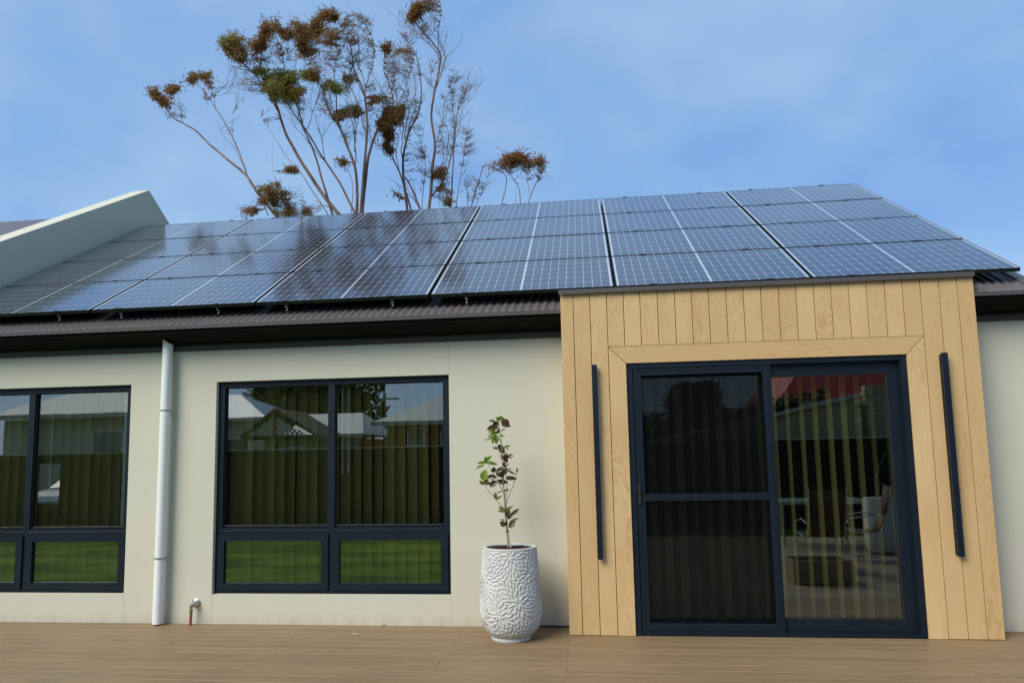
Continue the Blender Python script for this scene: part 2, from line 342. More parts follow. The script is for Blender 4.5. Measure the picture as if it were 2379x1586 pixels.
# ---- porch surround in timber boards
pt=MB(SC); yp=-.297; bt=.016
pt.box(PX0+.004,D[0]-.004,yp+bt,-.002,.004,2.925); pt.box(D[1]+.004,PX1-.004,yp+bt,-.002,.004,2.925); pt.box(D[0]-.003,D[1]+.003,yp+bt,-.002,D[2]+.004,2.924)
pt.build('porch_core',M['groove'],house)
cl=MB(SC); gp=.0028
def board(x0,x1,z0,z1):
    cl.b=random.random(); cl.box(x0+gp,x1-gp,yp,yp+bt-.001,z0+.002,z1-.002,'z')
for a,b in ((.153,.26),(.26,.406),(.406,.552)): board(a-(gp if a==.153 else 0),b,.003,2.925)
hb=[.552,.697,.84,.989,1.136,1.279,1.423,1.569,1.714,1.858,2.004,2.147,2.291,2.432,2.574,2.717,2.861,3.002,3.144]
for a,b in zip(hb,hb[1:]): board(a,b,2.436,2.925)
for a,b in ((3.144,3.291),(3.291,3.432),(3.432,3.556)): board(a,b+(gp if b==3.556 else 0),.003,2.925)
g2=.002
cl.b=.37; cl.prism([(.552+gp,.003),(D[0]-.001,.003),(D[0]-.001,D[2]-g2),(.552+gp,2.436-g2*2.4)],'y',yp,yp+bt,lambda p:(p[0],p[2]))
cl.b=.81; cl.prism([(D[1]+.001,.003),(3.144-gp,.003),(3.144-gp,2.436-g2*2.4),(D[1]+.001,D[2]-g2)],'y',yp,yp+bt,lambda p:(p[0],p[2]))
cl.b=.55; cl.prism([(.552+gp+.003,2.436-.0015),(D[0]+g2,D[2]+.001),(D[1]-g2,D[2]+.001),(3.144-gp-.003,2.436-.0015)],'y',yp,yp+bt,lambda p:(p[2],p[0]))
cl.b=.2; cl.box(PX0-.004,PX0+.0035,yp+.001,-.001,.003,2.924,'z'); cl.box(PX1-.0035,PX1+.004,yp+.001,-.001,.003,2.924,'z')
cl.build('timber_cladding',M['wood'],house,bevel=.0015)
fl=MB(SC); fl.prism([(yp-.030,2.912),(yp-.026,2.912),(yp-.026,2.945),(.0,2.945),(.0,2.952),(yp-.030,2.952)],'x',.134,3.562); fl.build('porch_flashing',M['trim'],house)
# ---- sliding door with insect screen
dr=MB(SC); dy=yp+.035
frame(dr,D[0]+.002,D[1]-.002,.006,D[2]-.003,.048,dy-.02,dy+.12,.040,.020); frame(dr,D[0]+.0505,D[1]-.0505,.0265,D[2]-.0435,.010,dy+.004,dy+.119)
door=dr.build('sliding_door',M['navy'],house,bevel=.002)
fx=MB(SC); frame(fx,1.83,D[1]-.062,.038,D[2]-.055,.082,dy+.030,dy+.065,.088,.096); fx.build('fixed_panel',M['navy'],door,bevel=.003)
bd=MB(SC); frame(bd,1.911,D[1]-.143,.133,D[2]-.142,.010,dy+.034,dy+.046); bd.build('glazing_bead',M['black'],door)
gl=MB(SC); gl.q([(1.905,dy+.05,.128),(D[1]-.135,dy+.05,.128),(D[1]-.135,dy+.05,D[2]-.135),(1.905,dy+.05,D[2]-.135)]); gl.build('pane',M['glassd'],door)
fx=MB(SC); frame(fx,D[0]+.062,1.905,.038,D[2]-.055,.07,dy+.072,dy+.105); fx.build('sliding_panel',M['navy'],door,bevel=.003)
gl=MB(SC); gl.q([(D[0]+.125,dy+.088,.10),(1.84,dy+.088,.10),(1.84,dy+.088,D[2]-.12),(D[0]+.125,dy+.088,D[2]-.12)]); gl.build('sliding_pane',M['glassd'],door)
sc=MB(SC); frame(sc,.757,1.906,.018,2.242,.066,dy-.012,dy+.012,.064,.085)
frame(sc,.775,1.888,.045,2.226,.010,dy-.016,dy-.0125)
scr=sc.build('screen_door',M['navy'],house,bevel=.002)
sc=MB(SC); sc.box(.8235,1.8395,dy-.010,dy+.010,1.106,1.166); sc.box(.8235,1.8395,dy-.013,dy-.0105,1.128,1.138); sc.build('midrail',M['navy'],scr,bevel=.002)
sc=MB(SC); sc.box(.822,1.841,dy+.0025,dy+.0032,.102,2.179); sc.build('mesh',M['screen'],scr)
sc=MB(SC); sc.box(.762,.786,dy-.030,dy-.0125,1.085,1.255); sc.box(.766,.782,dy-.042,dy-.0305,1.175,1.215); ho=sc.build('handle',M['black'],scr,bevel=.003)
sc=MB(SC); sc.tube([(.774,dy-.031,1.115),(.774,dy-.036,1.115)],.008,12); sc.tube([(.774,dy-.031,1.135),(.774,dy-.035,1.135)],.005,12); sc.build('lock',M['chrome'],scr)
# ---- upright bars beside the door
for i,(xa,xb,z0,z1,lab) in enumerate(((.405,.450,.631,2.278,'long slim dark metal bar mounted upright on the timber boards left of the sliding door'),(3.247,3.293,.650,2.283,'long slim dark metal bar mounted upright on the timber boards right of the sliding door'))):
    ba=thing('wall_bar',lab,'wall bar',((xa+xb)/2*SC,yp*SC,z0*SC),'upright bars beside the door')
    b=MB(SC); b.box(xa,xb,yp-.050,yp-.028,z0,z1); b.build('bar',M['navy'],ba,bevel=.0015)
    b=MB(SC); b.box(xa-.002,xa+.018,yp-.010,yp-.0008,z0+.01,z1-.012); b.build('back_plate',M['black'],ba)
    for zz in (z0+.2,(z0+z1)/2,z1-.16):
        b=MB(SC); b.tube([(xa+.010,yp-.0105,zz),(xa+.010,yp-.0285,zz)],.006,10); b.build('standoff',M['alu'],ba)
# ---- parapet wall on the left
fX=RX0-.02
pk=Vector((0,3.874*1.0,0))
def atX(x,y,X):
    d=ray(x,y); return C0+d*((X-C0.x)/d.x)
p1=atX(346.3,442.2,fX); p2=atX(0,561.6,fX); p3=atX(392.9,519,fX); sl=(p1.z-p2.z)/(p1.y-p2.y); sb=(p3.z-p1.z)/(p3.y-p1.y)
par=MB(); ye=-.42; TH=.27
par.prism([(ye,-.19),(ye,p1.z+sl*(ye-p1.y)),(p1.y,p1.z),(p1.y+3.2,p1.z+sb*3.2),(p1.y+3.2,-.19)],'x',fX,fX-TH)
tag(par.build('parapet_wall',M['wall'],None,bevel=.006),'sloping cream rendered parapet wall standing above the roof at its left end','wall')
# roof section beyond the parapet
lr=thing('house_wing','dark roofed house wing just showing beyond the sloping cream parapet','house wing',(fX-TH,0,0))
q1=at(0,515,1.9); q2=at(100,508,3.0)
mb=MB(); zt=(at(60,512,2.6)).z; a0=(-.3,zt-(2.6+.3)*roof_s)
mb.prism([a0,(2.6,zt),(5.5,zt-2.9*roof_s),(5.5,zt-2.9*roof_s-.05),(2.6,zt-.05),(a0[0],a0[1]-.05)],'x',fX-TH-.003,fX-TH-6); mb.build('roof',M['roof'],lr)
mb=MB(); mb.box(fX-TH-6,fX-TH-.01,.05,5.0,-.19,zt-2.9*roof_s+.1); mb.build('wall',M['wall'],lr)
# ------------------------------------------------------------------ solar panels
PA=.5365; PWp,PRp=1.775,1.0545; pX,pY,pZ=3.8352+C0.x,6.7399+C0.y,1.5613+C0.z
L_,B_=1.755,1.034
fm=MB(); 
O=[(0,0),(L_,0),(L_,B_),(0,B_)]; w=.010; I=[(w,w),(L_-w,w),(L_-w,B_-w),(w,B_-w)]
for i in range(4):
    j=(i+1)%4; fm.prism([O[i],O[j],I[j],I[i]],'z',-.035,0)
fm.box(w,L_-w,w,B_-w,-.012,-.008)
root0=thing('solar_panel','x','solar panel'); 
fr0=fm.build('panel_frame',M['blackal'],root0)
gm=MB(); gm.q([(w,w,-.0015),(L_-w,w,-.0015),(L_-w,B_-w,-.0015),(w,B_-w,-.0015)]); gl0=gm.build('cell_glass',M['solar'],root0)
rown=['bottom','second','third','top']; 
coln=['rightmost','second from the right','third from the right','third from the left','second from the left','leftmost']
for j in range(4):
    for i in range(6):
        if i==0 and j==0: r,a,b=root0,fr0,gl0
        else:
            r,a,b=root0.copy(),fr0.copy(),gl0.copy()
            for q in (r,a,b): COL.objects.link(q)
            a.parent=r; b.parent=r
        y=pY+j*PRp*math.cos(PA); z=pZ+j*PRp*math.sin(PA)
        r.location=(pX-i*PWp-L_+random.uniform(-.002,.002),y,z); r.rotation_euler=(PA+random.uniform(-.0012,.0012),random.uniform(-.001,.001),0)
        tag(r,f'dark blue solar panel, {coln[i]} in the {rown[j]} row'+(' up from the gutter' if j in(1,2) else (' above the gutter' if j==0 else ' along the ridge')),'solar panel','solar panels on the roof')
# rails that carry the panels
def onp(x,y):
    d=ray(x,y); s=math.tan(PA); t=(pZ+s*(C0.y-pY)-C0.z)/(d.z-s*d.y); return C0+d*t
rpx=[(128,724,'at the far left, under the leftmost visible panels'),(272,718,'second from the left, beneath the gutter-side panels'),(500,707,'third from the left, beneath the gutter-side panels'),(660,700,'fourth from the left, beneath the gutter-side panels'),(908,688,'fifth from the left, with a silver zigzag end'),(1082,679,'nearest the left side of the timber porch'),(1517,661,'first above the timber porch counted from its left'),(1789,648,'second above the timber porch counted from its left'),(1978,638,'third above the timber porch counted from its left'),(2245,627,'nearest the right end of the timber porch')]
for k,(u,v,lab) in enumerate(rpx):
    X=onp(u,v).x; rt=thing('mounting_rail','aluminium panel mounting rail '+lab,'mounting rail',(X,pY,pZ-.08),'rails under the solar panels')
    e=(-math.sin(PA),math.cos(PA)); 
    def sp(t,h): return (pY+t*math.cos(PA)-h*math.sin(PA),pZ+t*math.sin(PA)+h*math.cos(PA))
    m=MB(); a=[sp(.03,-.037),sp(4.15,-.037),sp(4.15,-.077),sp(.03,-.077)]; m.prism(a,'x',X-.02,X+.02); m.build('rail',M['blackal'],rt)
    m=MB(); zz=[(.0,-.034),(.018,-.04),(.0,-.052),(.020,-.060),(.0,-.072),(.02,-.078),(.018,-.098),(.0,-.104)]
    pts=[]; 
    for dx,h in zz:
        yy,z3=sp(.012,h); pts.append((X-.010+dx,yy,z3))
    m.tube(pts,.0032,5); m.build('end_profile',M['alu'],rt)
    for jj in range(5):
        m=MB(); t0=jj*PRp-.013 if jj else -.010
        a=[sp(t0-.004,.0015),sp(t0+.016,.0015),sp(t0+.016,.006),sp(t0-.004,.006)]; m.prism(a,'x',X-.03,X+.03); m.build('clamp',M['blackal'],rt)
# ------------------------------------------------------------------ downpipe, tap, cable
dp=thing('downpipe','round white downpipe clipped to the cream wall between the two windows','downpipe',(-3.69*SC,-.07*SC,0))
m=MB(SC); n=40; rp=.0475; cyp=-.072; NR=24
for i_ in range(NR+1):
    t_=i_/NR; z_=.014+(2.66-.014)*t_; xc_=-3.690+.016*t_
    for k in range(n):
        t=2*math.pi*k/n; dz=(.012-.03*math.cos(t)) if i_==NR else 0
        m.v.append(((xc_+rp*math.cos(t))*SC,(cyp+rp*math.sin(t))*SC,(z_+dz)*SC))
for i_ in range(NR):
    for k in range(n): a=i_*n+k; b=i_*n+(k+1)%n; m.f.append((a,b,b+n,a+n)); m.uv+=[(0,0)]*4; m.bid.append(0.)
m.build('pipe',M['white'],dp,smooth=True)
for z,xc in ((2.003,-3.678),(.612,-3.6865)):
    m=MB(SC); m.lathe(xc,cyp,[(.0482,z-.008),(.0505,z-.008),(.0505,z+.008),(.0482,z+.008)],32); m.box(xc-.062,xc-.045,cyp-.004,cyp+.004,z-.008,z+.008); m.box(xc+.045,xc+.062,cyp-.004,cyp+.004,z-.008,z+.008); m.box(xc-.01,xc+.01,cyp+.049,-.0005,z-.007,z+.007); m.build('pipe_clip',M['clip'],dp)
tp=thing('wall_pipe','small brass and red water pipe with round chrome cap low on the cream wall','pipe',(-3.36*SC,-.05*SC,0))
m=MB(SC); c=(-3.351,.186); 
for a,b,r0,r1 in ((0,-.006,.042,.042),(-.006,-.012,.042,.034),(-.012,-.034,.030,.026)):
    m.tube([(c[0],a-.0005,c[1]),(c[0],b,c[1])],[r0,r1],24)
m.build('flange',M['chrome'],tp,smooth=True)
m=MB(SC); m.tube([(c[0],-.03,c[1]),(c[0]-.008,-.055,c[1]-.002),(c[0]-.017,-.062,c[1]-.02),(c[0]-.017,-.062,c[1]-.045)],[.024,.022,.018,.014],14); m.build('elbow',M['chrome'],tp,smooth=True)
m=MB(SC); x=c[0]-.017
m.tube([(x,-.062,.148),(x,-.062,.135),(x,-.062,.132),(x,-.062,.118),(x,-.062,.112),(x,-.062,.100),(x,-.062,.078)],[.013,.014,.017,.017,.012,.014,.011],10); m.build('fitting',M['brass'],tp)
m=MB(SC); m.tube([(x-.001,-.062,.080),(x-.003,-.062,-.002)],.0115,14); m.build('riser',M['red'],tp,smooth=True)
m=MB(SC); m.tube([(-.12,-.012,.010),(-.02,-.010,.012),(.07,-.011,.009),(.150,-.012,.011)],.006,8)
tag(m.build('cable',M['black'],None,smooth=True),'short black cable lying along the foot of the wall behind the pot','cable')
# ------------------------------------------------------------------ deck
dk=MB(SC); bw=.1385; y=-.0; k=0; DX0,DX1=-6.9,6.2
xj={0:[-.79,-3.6,2.9],1:[.15,-2.2,4.1]}
while y>-1.74:
    x=DX0
    js=sorted(xj[k%2]+([-.79] if k%4==2 else [])) 
    for e in js+[DX1]:
        dk.b=random.random(); z=random.uniform(-.0012,0)
        dk.prism([(y-bw+.0058,-.024+z),(y-bw+.0058,-.002+z),(y-bw+.0078,z),(y-.0018,z),(y,-.0015+z),(y,-.024+z)],'x',x+.0012,e-.0012,lambda p:(p[1]+p[2],p[0]))
        x=e
    y-=bw; k+=1
yd=y
dk.b=.4; dk.box(DX0,DX1,yd-.022,yd-.002,-.19,-.002,'x')
tag(dk.build('deck',M['deck'],None),kind='structure')
m=MB(SC); m.box(DX0,DX1,yd,-.0005,-.19,-.03); tag(m.build('deck_base',M['groove'],None),kind='structure')
gz0=-.19*SC
m=MB(); m.q([(-400,-400,gz0),(400,-400,gz0),(400,600,gz0),(-400,600,gz0)]); tag(m.build('lawn',M['lawn'],None),kind='structure')
# paved terrace on the right, in front of the door
M['paver']=simple('grey brown pavers',(.24,.19,.13),.7,.2,var=.25,sc=3,bs=.2)
m=MB()
for i in range(12):
    for j in range(10):
        m.box(-.4+i*.602,-.4+i*.602+.596,yd*SC-.03-(j+1)*.602,yd*SC-.03-(j+1)*.602+.596,gz0,gz0+.17+random.uniform(-.001,.001))
tag(m.build('terrace',M['paver'],None),kind='structure')
# fringe of grass at the deck edge
g=MB(); 
for _ in range(5200):
    x=random.uniform(-5.2,1.6); yy=yd*SC-.03-random.random()**1.5*.7; h=random.uniform(.05,.13)*(1.3 if random.random()<.1 else 1); 
    if yy>yd*SC-.08 and x<-3.2: h=random.uniform(.17,.235)
    a=random.uniform(0,6.28); w=.0022; dx,dy_=math.cos(a)*w,math.sin(a)*w; lx,ly=random.uniform(-.04,.04),random.uniform(-.04,.03)
    g.b=random.random(); g.q([(x-dx,yy-dy_,gz0),(x+dx,yy+dy_,gz0),(x+dx*.6+lx*.4,yy+dy_*.6+ly*.4,gz0+h*.6),(x+lx,yy+ly,gz0+h),(x-dx*.6+lx*.4,yy-dy_*.6+ly*.4,gz0+h*.6)])
tag(g.build('grass',M['grassb'],None,attr='hue'),'green lawn grass growing along the edge of the deck','grass',kind='stuff')
# fallen leaves and chips
for (u,v,L,w,ang,lab,mt) in ((824,1476,.085,.03,.1,'curled orange dry leaf on the deck below the right-hand window','dleaf'),(390,1493,.06,.018,.9,'thin pale dry leaf on the deck in front of the downpipe','dleaf'),(892,1452,.035,.02,.3,'small pale crumpled leaf against the wall foot under the window','dleaf'),(343,1455,.025,.012,.2,'tiny pale chip on the deck beside the downpipe foot','dleaf'),(519,1521,.018,.01,1,'tiny pale fleck on the deck in front of the red pipe','dleaf'),(1508,1483,.035,.012,.0,'small pale leaf scrap below the insect screen door','dleaf')):
    d=ray(u,v); p=C0+d*(-C0.z/d.z); m=MB(); N_=6
    ca,sa=math.cos(ang),math.sin(ang)
    for i in range(N_):
        def P(t,s):
            ww=w*math.sin(math.pi*min(max(t,.03),.97))*s; xx=(t-.5)*L; zz=.003+.35*w*math.sin(math.pi*t)+abs(s)*.25*w
            return (p.x+xx*ca-ww*sa,p.y+xx*sa+ww*ca,p.z+zz)
        t0,t1=i/N_,(i+1)/N_
        for s0,s1 in ((-.5,0),(0,.5)): m.q([P(t0,s0),P(t1,s0),P(t1,s1),P(t0,s1)])
    tag(m.build('fallen_leaf',M[mt],None,smooth=True),lab,'leaf','dry leaves on the deck')
# ------------------------------------------------------------------ blinds
def blind(x0,x1,z0,z1,y,label,wands,ang=60,sp=.113,edge=None,skip=()):
    b=thing('vertical_blind',label,'blind',((x0+x1)/2*SC,y*SC,z1*SC))
    h=MB(SC); h.box(x0,x1,y-.02,y+.02,z1,z1+.03); h.build('headrail',M['slatw'],b)
    s=MB(SC); lit=MB(SC); x=x0+.06; k=0
    while x<x1-.04:
        a=rad(ang+random.uniform(-9,9)); hw=.062; n=5; zb=z0+random.uniform(-.003,.003)
        if k not in skip:
            P=[]
            for i in range(n+1):
                t=(i/n-.5)*2; cx_=t*hw; bow=.013*(1-t*t); P.append((x+cx_*math.cos(a)-bow*math.sin(a),y+cx_*math.sin(a)+bow*math.cos(a)))
            for i in range(n):
                if i==0: e_=.010/(2*hw/n); hx,hy=P[0][0]+(P[1][0]-P[0][0])*e_,P[0][1]+(P[1][1]-P[0][1])*e_; lit.q([(P[0][0],P[0][1]-.0012,zb),(hx,hy-.0012,zb),(hx,hy-.0012,z1),(P[0][0],P[0][1]-.0012,z1)])  # pale strip paints the light caught by each slat's front edge
                s.q([(P[i][0],P[i][1],zb),(P[i+1][0],P[i+1][1],zb),(P[i+1][0],P[i+1][1],z1),(P[i][0],P[i][1],z1)])
        x+=sp+random.uniform(-.006,.006); k+=1
    s.build('slats',M['slat'],b,smooth=True); lit.build('slat_lit_edges',M['litedge'],b)
    for (wx,z2) in wands:
        w=MB(SC); w.tube([(wx,y-.125,z1-.04),(wx+.002,y-.127,z2+.09)],.007,8); w.tube([(wx+.002,y-.127,z2+.09),(wx+.002,y-.127,z2)],.011,8); w.build('wand',M['slatw'],b)
    if edge:
        w=MB(SC); w.box(edge[0],edge[1],y-.125,y-.120,z0,z1); w.build('edge_slat',M['slatw'],b)
blind(-6.25,-4.12,.10,2.30,.26,'vertical blind behind the left-hand window, with one white wand',[(-5.02,1.30)],edge=(-4.245,-4.142))
blind(-3.18,-.94,.10,2.30,.26,'vertical blind behind the window beside the potted shrub, with two white wands',[(-1.985,1.365),(-1.925,1.37)])
blind(.74,2.96,.06,2.35,.10,'vertical blind hanging behind the sliding glass door',[],ang=54,sp=.120)
# ------------------------------------------------------------------ pot with relief of petals
pp=thing('potted_plant','tall white pot with petal relief holding a thin leafy shrub, beside the timber porch','potted plant',(-.332*SC,-.402*SC,0))
pcx,pcy=-.332,-.402
prof=[(.150,.030),(.168,.036),(.190,.050),(.212,.075),(.231,.11),(.246,.16),(.2545,.22),(.2565,.28),(.254,.35),(.249,.43),(.243,.52),(.235,.62),(.229,.69),(.226,.735)]
pr_=np.array(prof); zz=np.linspace(.030,.735,430); rr=np.interp(zz,pr_[:,1],pr_[:,0])
kk=np.ones(9)/9; rr=np.convolve(np.pad(rr,4,'edge'),kk,'valid')
nt=900; th=np.arange(nt)*2*np.pi/nt; R0=.245
Uu=th*R0; circ=2*np.pi*R0; Hh=np.zeros((len(zz),nt))
cz0=np.cumsum(np.hypot(np.diff(zz,prepend=zz[0]),np.diff(rr,prepend=rr[0]))); cz0=cz0-cz0[0]; cz0*= .74/cz0[-1]
fth=lambda px:math.asin(max(-.98,min(.98,(px-515)/395.)))-math.pi/2
fl_=[(fth(205),.52),(fth(655),.33),(fth(395),.235),(fth(215),.19),(fth(838),.545),(fth(600),.045),(fth(548),.70)]
for a in range(6): fl_.append((random.uniform(.05,math.pi-.05),random.uniform(.05,.70)))
fl_=[((a%(2*math.pi))*R0,s) for a,s in fl_]
def nearest(u,s):
    best=None
    for i,(a,b) in enumerate(fl_):
        du=(u-a+circ/2)%circ-circ/2; d=math.hypot(du,s-b)
        if best is None or d<best[0]: best=(d,i)
    return best[1]
Sg,Ug=np.meshgrid(cz0,Uu,indexing='ij')
for i,(a,b) in enumerate(fl_):
    for r in range(2):
        for q in range(8 if r==0 else 340):
            if r==0: t=i+q*math.pi/4; rc2=.028; Lp,wp=.052,.0145
            else: rc2=.0182*math.sqrt(q+9.5); t=q*2.39996+i; Lp,wp=.050,.0133
            Lp*=random.uniform(.9,1.12); wp*=random.uniform(.92,1.1)
            u=a+rc2*math.cos(t); s=b+rc2*math.sin(t)
            if s<-.03 or s>.77: continue
            if nearest(u,s)!=i: continue
            tt=t+random.uniform(-.18,.18); hh=random.uniform(.8,1.)
            si0=np.searchsorted(cz0,s-.04); si1=np.searchsorted(cz0,s+.04)
            if si1<=si0: continue
            du=(Uu-u+circ/2)%circ-circ/2; ui=np.where(np.abs(du)<.04)[0]
            DU=du[ui][None,:]; DS=(cz0[si0:si1]-s)[:,None]
            al=DU*math.cos(tt)+DS*math.sin(tt); ac=-DU*math.sin(tt)+DS*math.cos(tt)
            e=1-(al/(Lp*.56))**2; wv=wp*np.clip(.75+.45*al/Lp,.3,1.2); e2=e-(ac/wv)**2
            val=np.where(e2>0,hh*np.clip(e2,0,1)**.6*(.30+.70*np.clip(.5+al/Lp,0,1)),0)
            sub=Hh[si0:si1][:,ui]; Hh[np.ix_(range(si0,si1),ui)]=np.maximum(sub,val)
edge=np.clip((cz0[-1]-cz0)/.006,0,1)[:,None]*np.clip(cz0/.004,0,1)[:,None]
Rr=rr[:,None]-.003+.0125*Hh*edge
X=(pcx+Rr*np.cos(th)[None,:])*SC; Y=(pcy+Rr*np.sin(th)[None,:])*SC; Z=np.repeat(zz[:,None],nt,1)*SC
V=np.stack([X,Y,Z],-1).reshape(-1,3)
ii,jj=np.meshgrid(np.arange(len(zz)-1),np.arange(nt),indexing='ij'); a=ii*nt+jj; b=ii*nt+(jj+1)%nt
Fc=np.stack([a,b,b+nt,a+nt],-1).reshape(-1,4)
me=bpy.data.meshes.new('pot'); me.vertices.add(len(V)); me.vertices.foreach_set('co',V.ravel()); me.loops.add(Fc.size); me.loops.foreach_set('vertex_index',Fc.ravel().astype(np.int32)); me.polygons.add(len(Fc)); me.polygons.foreach_set('loop_start',np.arange(len(Fc),dtype=np.int32)*4); me.update(calc_edges=True); me.validate()
me.polygons.foreach_set('use_smooth',[True]*len(Fc)); me.materials.append(M['pot'])
po=bpy.data.objects.new('pot',me); COL.objects.link(po); po.parent=pp; po.matrix_parent_inverse=Matrix.Translation(-pp.location)
m=MB(SC); m.lathe(pcx,pcy,[(.226,.733),(.2285,.742),(.226,.749),(.219,.752),(.204,.751),(.198,.745),(.196,.70)],96); m.build('rim',M['pot'],pp,smooth=True)
m=MB(SC); m.lathe(pcx,pcy,[(.150,.0005),(.166,.0005),(.169,.008),(.168,.022),(.160,.034),(.148,.036)],72); m.build('foot',M['pot'],pp,smooth=True)
m=MB(SC); n=48; rs=[0.002,.04,.08,.12,.16,.197]
i0=0
for r in rs:
    for k in range(n):
        t=2*math.pi*k/n; m.v.append(((pcx+r*math.cos(t))*SC,(pcy+r*math.sin(t))*SC,(.741+random.uniform(-.004,.004)-.006*(r/.2)**2)*SC))
for i in range(len(rs)-1):
    for k in range(n): a=i*n+k; b=i*n+(k+1)%n; m.f.append((a,b,b+n,a+n)); m.uv+=[(0,0)]*4; m.bid.append(0.)
m.build('soil',M['soil'],pp)
# shrub
yc=pcy*SC
def pz(x,y,dy=0): return at(1100+x/4.48,930+y/4.48,yc+dy)
st=MB()
def stem(pts,r0,r1,n=7,dy0=0,dy1=0):
    P=[];m_=len(pts)
    for i in range(m_-1):
        for s_ in range(3):
            t=s_/3; x=pts[i][0]*(1-t)+pts[i+1][0]*t; y_=pts[i][1]*(1-t)+pts[i+1][1]*t; g_=(i+t)/(m_-1)
            P.append(pz(x+random.uniform(-1,1),y_,dy0+(dy1-dy0)*g_))
    P.append(pz(*pts[-1],dy1)); st.tube(P,[r0+(r1-r0)*i/(len(P)-1) for i in range(len(P))],n)
stem([(365,1570),(358,1420),(345,1280),(330,1150),(322,1000),(312,880),(304,700),(300,600),(292,450),(275,320),(262,250)],.0105,.0028)
stem([(345,1290),(342,1100),(340,1000),(352,860),(345,760),(350,650)],.005,.002,dy1=.02)
stem([(322,985),(270,870),(230,790),(180,710),(145,655)],.004,.002,dy1=-.05)
stem([(325,1150),(290,1095),(220,1010),(150,925),(105,872)],.0042,.002,dy1=.06)
stem([(345,1060),(380,960),(420,870),(448,775),(455,712)],.0045,.0028,dy1=.03)
stem([(302,600),(270,520),(240,448)],.003,.0015,dy1=-.03)
stem([(292,450),(262,380),(225,345),(150,405)],.0025,.0012,dy1=-.04)
stem([(278,330),(300,310),(325,295)],.002,.001)
st.build('stem',M['bark'],pp,smooth=True)
k_=MB(); k_.tube([pz(395,1580,-.012),pz(378,1450,-.010),pz(362,1355,-.012)],.0055,8); k_.build('stake',M['stake'],pp)
k_=MB()
for yy in (1352,1364):
    c=pz(355,yy); k_.tube([(c.x+.0165*math.cos(t),c.y-.003+.0165*math.sin(t),c.z) for t in [i*math.pi/8 for i in range(17)]],.002,5)
k_.build('tie',M['black'],pp)
lv=MB()
def leaf(x0,y0,x1,y1,w,h,dy=0,face=None,curl=.15):
    a=pz(x0,y0,dy); b=pz(x1,y1,dy-random.uniform(-.01,.03)); d=b-a; L=d.length; d.normalize()
    nrm=Vector((random.uniform(-.3,.3),-1,random.uniform(-.2,.5))) if face is None else Vector(face)
    sd=d.cross(nrm).normalized(); nn=sd.cross(d).normalized(); N_=7; lv.b=h; ww=1.3*w/4.48/F*6.6*1.05; L*=1.12
    rows=[]
    for i in range(N_+1):
        t=i/N_; pw=ww*.5*(math.sin(math.pi*min(.98,.04+t*.94))**.75)*(1.08-.25*t); c=a+d*L*t-nn*(curl*L*(t-.15)**2)
        rows.append((c+sd*pw+nn*pw*.35,c,c-sd*pw+nn*pw*.35))
    for i in range(N_):
        for s_ in (0,1): lv.q([rows[i][s_],rows[i][s_+1],rows[i+1][s_+1],rows[i+1][s_]])
G,Dk,Rd,Md=.95,.12,.0,.5
LL=[(265,205,240,178,30,G),(270,200,305,172,38,G),(262,210,300,185,28,.7),(225,215,165,212,22,Dk),(280,215,318,188,24,Dk),(300,205,362,265,66,.05),(300,260,350,225,58,.16),(335,262,386,270,16,.3),(262,222,205,270,48,.06),(215,262,150,298,34,.1),
(255,285,205,310,44,.18),(262,290,238,340,40,.12),(235,330,158,322,42,G),(240,360,160,365,32,G),(225,370,165,385,24,.7),(245,355,200,440,40,G),(250,370,236,440,38,.8),(265,360,310,368,28,G),(285,315,328,293,10,Dk),(232,350,195,335,26,.6),
(190,405,120,405,10,.35),(255,500,205,490,18,Dk),(250,470,310,500,40,.2),(262,490,320,540,46,.14),(310,505,375,470,26,.45),(318,492,360,500,20,.15),(290,560,290,608,14,.2),(320,560,345,640,44,.03),(345,560,345,610,40,.0),(340,545,352,572,16,.0),(355,590,400,560,24,.5),(400,562,408,585,10,.1),(370,570,392,600,18,.3),
(318,640,322,685,28,.0),(318,700,373,655,10,.2),(215,745,208,700,40,.04),(180,742,215,700,18,.2),
(145,655,130,590,44,G),(140,640,188,583,40,G),(120,650,48,658,36,G),(115,660,33,705,20,.35),(145,645,238,662,28,.6),
(100,830,125,732,66,G),(105,825,155,790,40,.8),(110,872,66,840,28,.65),(115,870,150,825,38,.08),(120,872,185,855,22,.05),(235,800,158,788,40,.03),(245,840,178,890,46,.04),(240,860,195,835,26,.04),(245,838,345,850,40,.02),(270,790,235,720,32,.08),(245,745,300,700,36,.05),(300,760,248,785,36,.35),(300,720,298,800,48,.16),(310,700,330,760,22,.05),
(345,720,430,765,16,.3),(330,720,395,710,12,.5),(333,805,436,812,36,.0),(340,760,335,700,22,.06),
(235,1030,225,962,30,.8),(240,965,305,938,14,G),(240,1030,288,992,14,.12),(318,940,368,925,18,.5),(338,1160,270,1108,36,.45),(330,1160,252,1148,14,.3),(345,1150,396,1100,26,.5),(345,1150,365,1120,34,.35),(350,1200,380,1150,38,.14),(392,1185,465,1135,30,.5),(350,1205,415,1185,40,.1),(358,1230,390,1190,30,.05),(370,1320,430,1235,40,.25),(372,1318,425,1290,30,.15),(385,1250,465,1228,16,.3),(330,1305,285,1262,42,.22),(325,1250,285,1235,12,.2),(340,1300,345,1250,20,.1)]
for (x0,y0,x1,y1,w,h) in LL: leaf(x0,y0,x1,y1,w,h,random.uniform(-.05,.03),curl=random.uniform(0,.3))
c=(448,722)
leaf(450,745,455,708,14,.05); leaf(455,740,462,712,10,.1)
lv.build('leaves',M['pleaf'],pp,smooth=True,attr='hue')
